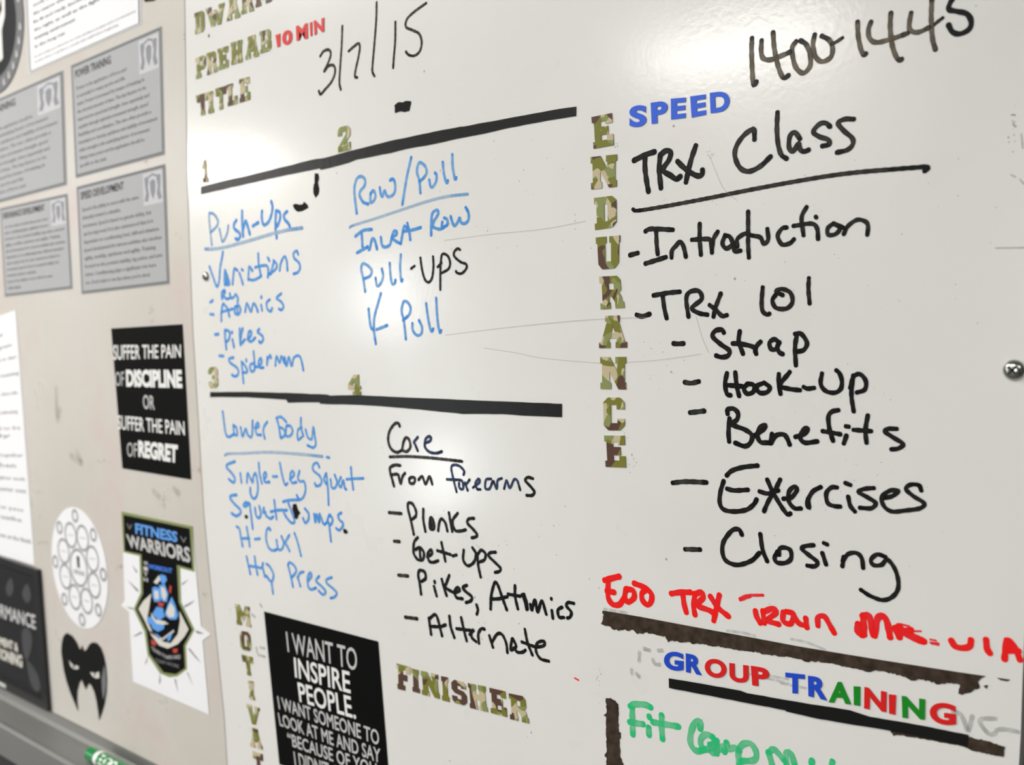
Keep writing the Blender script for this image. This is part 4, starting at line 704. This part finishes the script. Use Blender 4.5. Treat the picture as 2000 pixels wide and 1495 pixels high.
for nm, m, pts in (('blue_shape', M_plblue, [(410,505),(445,515),(455,545),(430,580),(400,540)]), ('cream_shape', M_cream, [(362,560),(400,510),(408,545),(385,575)]),
    ('blue_shape', M_plblue, [(352,600),(375,590),(410,610),(412,690),(370,700),(355,660)]), ('cream_shape', M_cream, [(365,618),(395,620),(398,675),(370,678)]),
    ('blue_shape', M_plblue, [(400,580),(440,575),(465,640),(455,700),(420,690),(402,640)]), ('cream_shape', M_cream, [(412,592),(440,600),(455,650),(440,690),(420,660)]),
    ('blue_shape', M_plblue, [(490,660),(515,720),(535,790),(520,820),(480,820),(440,790),(460,720)]), ('cream_shape', M_cream, [(480,700),(510,740),(510,800),(470,805),(450,770)]),
    ('blue_shape', M_plblue, [(385,730),(430,740),(440,800),(400,830),(355,780)]), ('blue_shape', M_plblue, [(318,805),(345,800),(400,850),(440,850),(435,885),(395,905),(355,880),(345,850),(320,845)]),
    ('cream_shape', M_cream, [(345,770),(380,820),(440,830),(470,850),(430,855),(385,850),(350,800)]), ('blue_shape', M_plblue, [(460,930),(495,920),(480,960),(462,975)]), ('blue_shape', M_plblue, [(375,915),(405,930),(400,955)]),
    ('red_shape', M_predp, [(395,695),(440,705),(430,730),(400,725)]), ('red_shape', M_predp, [(478,580),(492,590),(485,640),(472,625)]),
    ('red_shape', M_predp, [(348,955),(385,975),(380,1005),(350,990)]), ('red_shape', M_predp, [(498,1022),(535,1020),(530,1050),(502,1050)])):
    NF = globals().get('NF', 0)+1; fl(nm, pts, m, o, y2-.0001-NF*.00006, .00005)
L2('TRAIN TO', [(345,1005),(450,1070),(450,1095),(350,1035)], M_lgrey); L2('WIN HARD', [(450,1070),(548,1065),(548,1095),(450,1098)], M_lgrey)
L2('TEAM WORK', [(370,1090),(540,1135),(540,1160),(380,1115)], M_logo)
for pts in ([(210,440),(250,490),(240,495)], [(178,545),(250,610),(262,630),(240,620)], [(165,730),(220,740),(212,752)], [(215,940),(270,905),(285,912),(240,935)], [(325,1060),(298,1135),(312,1120)], [(403,1190),(398,1275),(410,1250)], [(505,1235),(515,1235),(530,1330)], [(590,1185),(600,1190),(635,1280)], [(597,1020),(612,1022),(690,1122),(650,1085)], [(655,895),(710,918),(680,920),(655,910)], [(572,725),(648,685),(620,712),(575,738)], [(555,570),(605,540),(560,582)]):
    fl('ray_print', pts, M_logo, o, y-.0001)

# ------------------------------------------------------------------ round die-cut diagram
c = (np.array(board(103, 1105))+np.array(board(211, 1125)))/2; R = float(np.linalg.norm(np.array(board(103, 1105))-np.array(board(211, 1125)))/2)
c[1] = (board(150, 992)[1]+board(165, 1228)[1])/2; RZ = float((board(150, 992)[1]-board(165, 1228)[1])/2)
o = mflat('diagram_disc', [disc_poly(c, R, RZ, 64)], M_paper, None, -.0004, .0003); tag(o, 'round white paper diagram with linked grey rings', 'paper disc')
def ring(cx, cz, r, w, m, y): mflat('ring_print', [disc_poly((cx, cz), r+w/2, (r+w/2)*RZ/R, 32), disc_poly((cx, cz), r-w/2, (r-w/2)*RZ/R, 32)], m, o, y, .00005)
ring(c[0], c[1], R*.30, R*.05, M_ring, -.00075)
for k in range(8):
    a = math.pi/8+2*math.pi*k/8; cx, cz = c[0]+R*.56*math.cos(a), c[1]+RZ*.56*math.sin(a)
    ring(cx, cz, R*.2, R*.045, M_ring, -.0008-k*.00002)
    mflat('word_print', [[(cx-R*.1, cz-R*.012), (cx+R*.1, cz-R*.012), (cx+R*.1, cz+R*.012), (cx-R*.1, cz+R*.012)]], M_lgrey, o, -.00075, .00005)
    cx, cz = c[0]+R*.86*math.cos(a+.4), c[1]+RZ*.86*math.sin(a+.4); ring(cx, cz, R*.09, R*.045, M_ring, -.001-k*.00002)
mflat('figure_print', [[(c[0]-R*.04, c[1]), (c[0]+R*.04, c[1]), (c[0]+R*.05, c[1]+R*.2), (c[0]-R*.05, c[1]+R*.2)]], M_dkgrey, o, -.00075, .00005)
lettering('lettering', 'CORE VALUES', [np.array(p) for p in ((c[0]-R*.2, c[1]-R*.04), (c[0]+R*.2, c[1]-R*.04), (c[0]+R*.2, c[1]-R*.12), (c[0]-R*.2, c[1]-R*.12))], M_logo, o, -.00075, .0001, .02, 1)

# ------------------------------------------------------------------ black mask sticker
zm = (0, 980, 2.904)
def closed_smooth(P, n=4):
    out = []; N = len(P)
    for i in range(N):
        a, b, c_, d = [np.array(P[(i+j) % N], float) for j in (-1, 0, 1, 2)]
        for k in range(n):
            t = k/n; out.append(tuple(.5*((2*b)+(c_-a)*t+(2*a-5*b+4*c_-d)*t*t+(3*b-a-3*c_+d)*t**3)))
    return out
mo = closed_smooth([(380,745),(412,762),(438,800),(454,838)], 1)+closed_smooth([(462,835),(468,815),(480,850)], 1)+[(495,838),(508,812),(528,798),(552,803),(575,830),(593,880),(604,940),(609,1010),(606,1080),(595,1150),(580,1200),(565,1240),(560,1195),(550,1130),(538,1080),(522,1045),(508,1030),(498,1045),(490,1066),(480,1045),(465,1008),(452,1030),(441,1075),(440,1130),(445,1188),(425,1140),(400,1080),(380,1020),(365,960),(356,900),(350,850),(353,800),(362,765)]
mask = flat('mask_sticker', mo, M_mask, None, -.0004, .0006, *zm); tag(mask, 'glossy black winged mask sticker with narrow white eyes', 'sticker')
for pts in ([(395,900),(412,922),(450,935),(448,950),(425,950),(405,935)], [(515,968),(545,972),(565,965),(568,1000),(548,1003),(528,990)]):
    flat('eye', pts, M_cream, mask, -.00105, .0001, *zm)['label'] = 'white eye slit'
for pts in ([(418,920),(430,926),(428,945),(420,940)], [(538,972),(548,972),(546,990),(540,988)]): flat('pupil', pts, M_mask, mask, -.0012, .0001, *zm)
flat('sheen_strip', [(597,925),(603,960),(606,1030),(600,1085),(590,1125),(583,1075),(580,1010),(588,960)], M_line, mask, -.00105, .0001, *zm)['label'] = 'grey sheen painted along the right edge'  # grey patch paints the reflection on the glossy vinyl

# ------------------------------------------------------------------ black framed poster, bottom left
fo = Q([(-45,1068),(81,1112.5),(101.5,1388),(-40,1317)]); fi = lerpq(fo, .0, .93, .055, .90)
o = empty('framed_poster', (fo[3][0], -.001, fo[3][1]), 'black framed performance poster at the bottom left corner above the tray', 'framed poster')
fq = [(0, 1, 0, .05), (0, 1, .93, 1), (.94, 1, .05, .93), (0, .015, .05, .93)]
V, F = [], []
for a in fq:
    qq = lerpq(fo, *a); n = len(V); V += [(p[0], yy, p[1]) for yy in (-.0004, -.007) for p in qq]
    F += [tuple(i+n for i in f) for f in ((0, 1, 2, 3), (7, 6, 5, 4), (0, 4, 5, 1), (1, 5, 6, 2), (2, 6, 7, 3), (3, 7, 4, 0))]
mk('frame', V, F, M_gloss, o)
pr = plate('print', lerpq(fo, .015, .94, .05, .93), M_dkgrey, o, -.0004, .002)
fx = lambda t, q, m, b=.02: lettering('lettering', t, Q(q), m, pr, -.0026, .0001, b, 2)
fx('PERFORMANCE', [(-43,1165),(72,1201),(73,1230),(-42,1190)], M_lgrey, .02)
fx('ENHANCEMENT &', [(-42,1228),(38,1256),(39,1274),(-41,1244)], M_cream, .04)
fx('CONDITIONING', [(-42,1250),(46,1280),(47,1305),(-41,1270)], M_cream, .04)
for pts in ([(46,1235),(54,1226),(62,1232),(66,1252),(62,1275),(55,1290),(48,1270)], [(55,1290),(66,1300),(78,1320),(82,1345),(72,1350),(62,1330)], [(14,1150),(24,1128),(30,1150),(22,1165)], [(46,1160),(56,1140),(64,1165),(56,1178)]):
    flat('figure_print', closed_smooth(pts, 3), M_fig, pr, -.0026, .0001)
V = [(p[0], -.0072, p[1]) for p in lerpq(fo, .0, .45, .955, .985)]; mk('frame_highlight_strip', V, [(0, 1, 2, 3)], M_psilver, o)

# ------------------------------------------------------------------ marker tray
TX0, TX1 = -2.75, .2
zt = TRAYZ
prof = [(YB, zt-.0005), (-.002, zt-.0005), (-.003, zt-.014), (-.008, zt-.0185), (-.048, zt-.020), (-.052, zt-.017), (-.056, zt-.017), (-.058, zt-.022), (-.058, zt-.070), (-.052, zt-.075), (YB, zt-.075)]
V = [(x, y, z) for x in (TX0, TX1) for y, z in prof]; n = len(prof)
F = [(i, (i+1) % n, n+(i+1) % n, n+i) for i in range(n)]+[tuple(range(n))[::-1], tuple(n+i for i in range(n))]
o = mk('marker_tray', V, F, M_alu); tag(o, 'long aluminium marker tray along the bottom of the boards', 'tray')

# ------------------------------------------------------------------ green marker on the tray
def lathe(prof, c0, m, name, parent, N=28):
    V, F = [], []
    for t, r in prof:
        for k in range(N):
            a = 2*math.pi*k/N; V.append((c0[0]+t, c0[1]+r*math.cos(a), c0[2]+r*math.sin(a)))
    for i in range(len(prof)-1):
        for k in range(N): F.append((i*N+k, (i+1)*N+k, (i+1)*N+(k+1) % N, i*N+(k+1) % N))
    F.append(tuple(range(N))); F.append(tuple((len(prof)-1)*N+k for k in range(N))[::-1])
    return mk(name, V, F, m, parent, smooth=False)
PR = .0105
px0 = float(board(176, 1467, -.03)[0]); pc = (px0, -.030, zt-.0198+PR)
pen = empty('marker_pen', (px0+.06, -.03, zt-.0198), 'green dry-erase marker with a white band lying in the tray', 'marker')
lathe([(0, PR*.86), (.001, PR*.96), (.003, PR), (.026, PR), (.027, PR*.95)], pc, M_pen, 'cap', pen)
lathe([(.027, PR*.97), (.028, PR*1.0), (.036, PR*1.0), (.0365, PR*.98)], pc, M_penw, 'white_band', pen)
lathe([(.0365, PR*.97), (.037, PR*.985), (.112, PR*.985), (.116, PR*.9), (.118, PR*.6)], pc, M_pen, 'barrel', pen)
V, F = text_mesh('EXPO', .03, .01, 3)
xs = [v[0] for v in V]; ys = [v[1] for v in V]; out = []
for x, y_, z in V:
    u = (x-min(xs))/(max(xs)-min(xs)); v = (y_-min(ys))/(max(ys)-min(ys)); a = math.radians(-5+(v*85))
    rr = PR*.99+(.0002 if z > 0 else 0)
    out.append((pc[0]+.043+.05*u, pc[1]-rr*math.cos(a), pc[2]+rr*math.sin(a)))
mk('lettering', out, F, M_penw, pen)
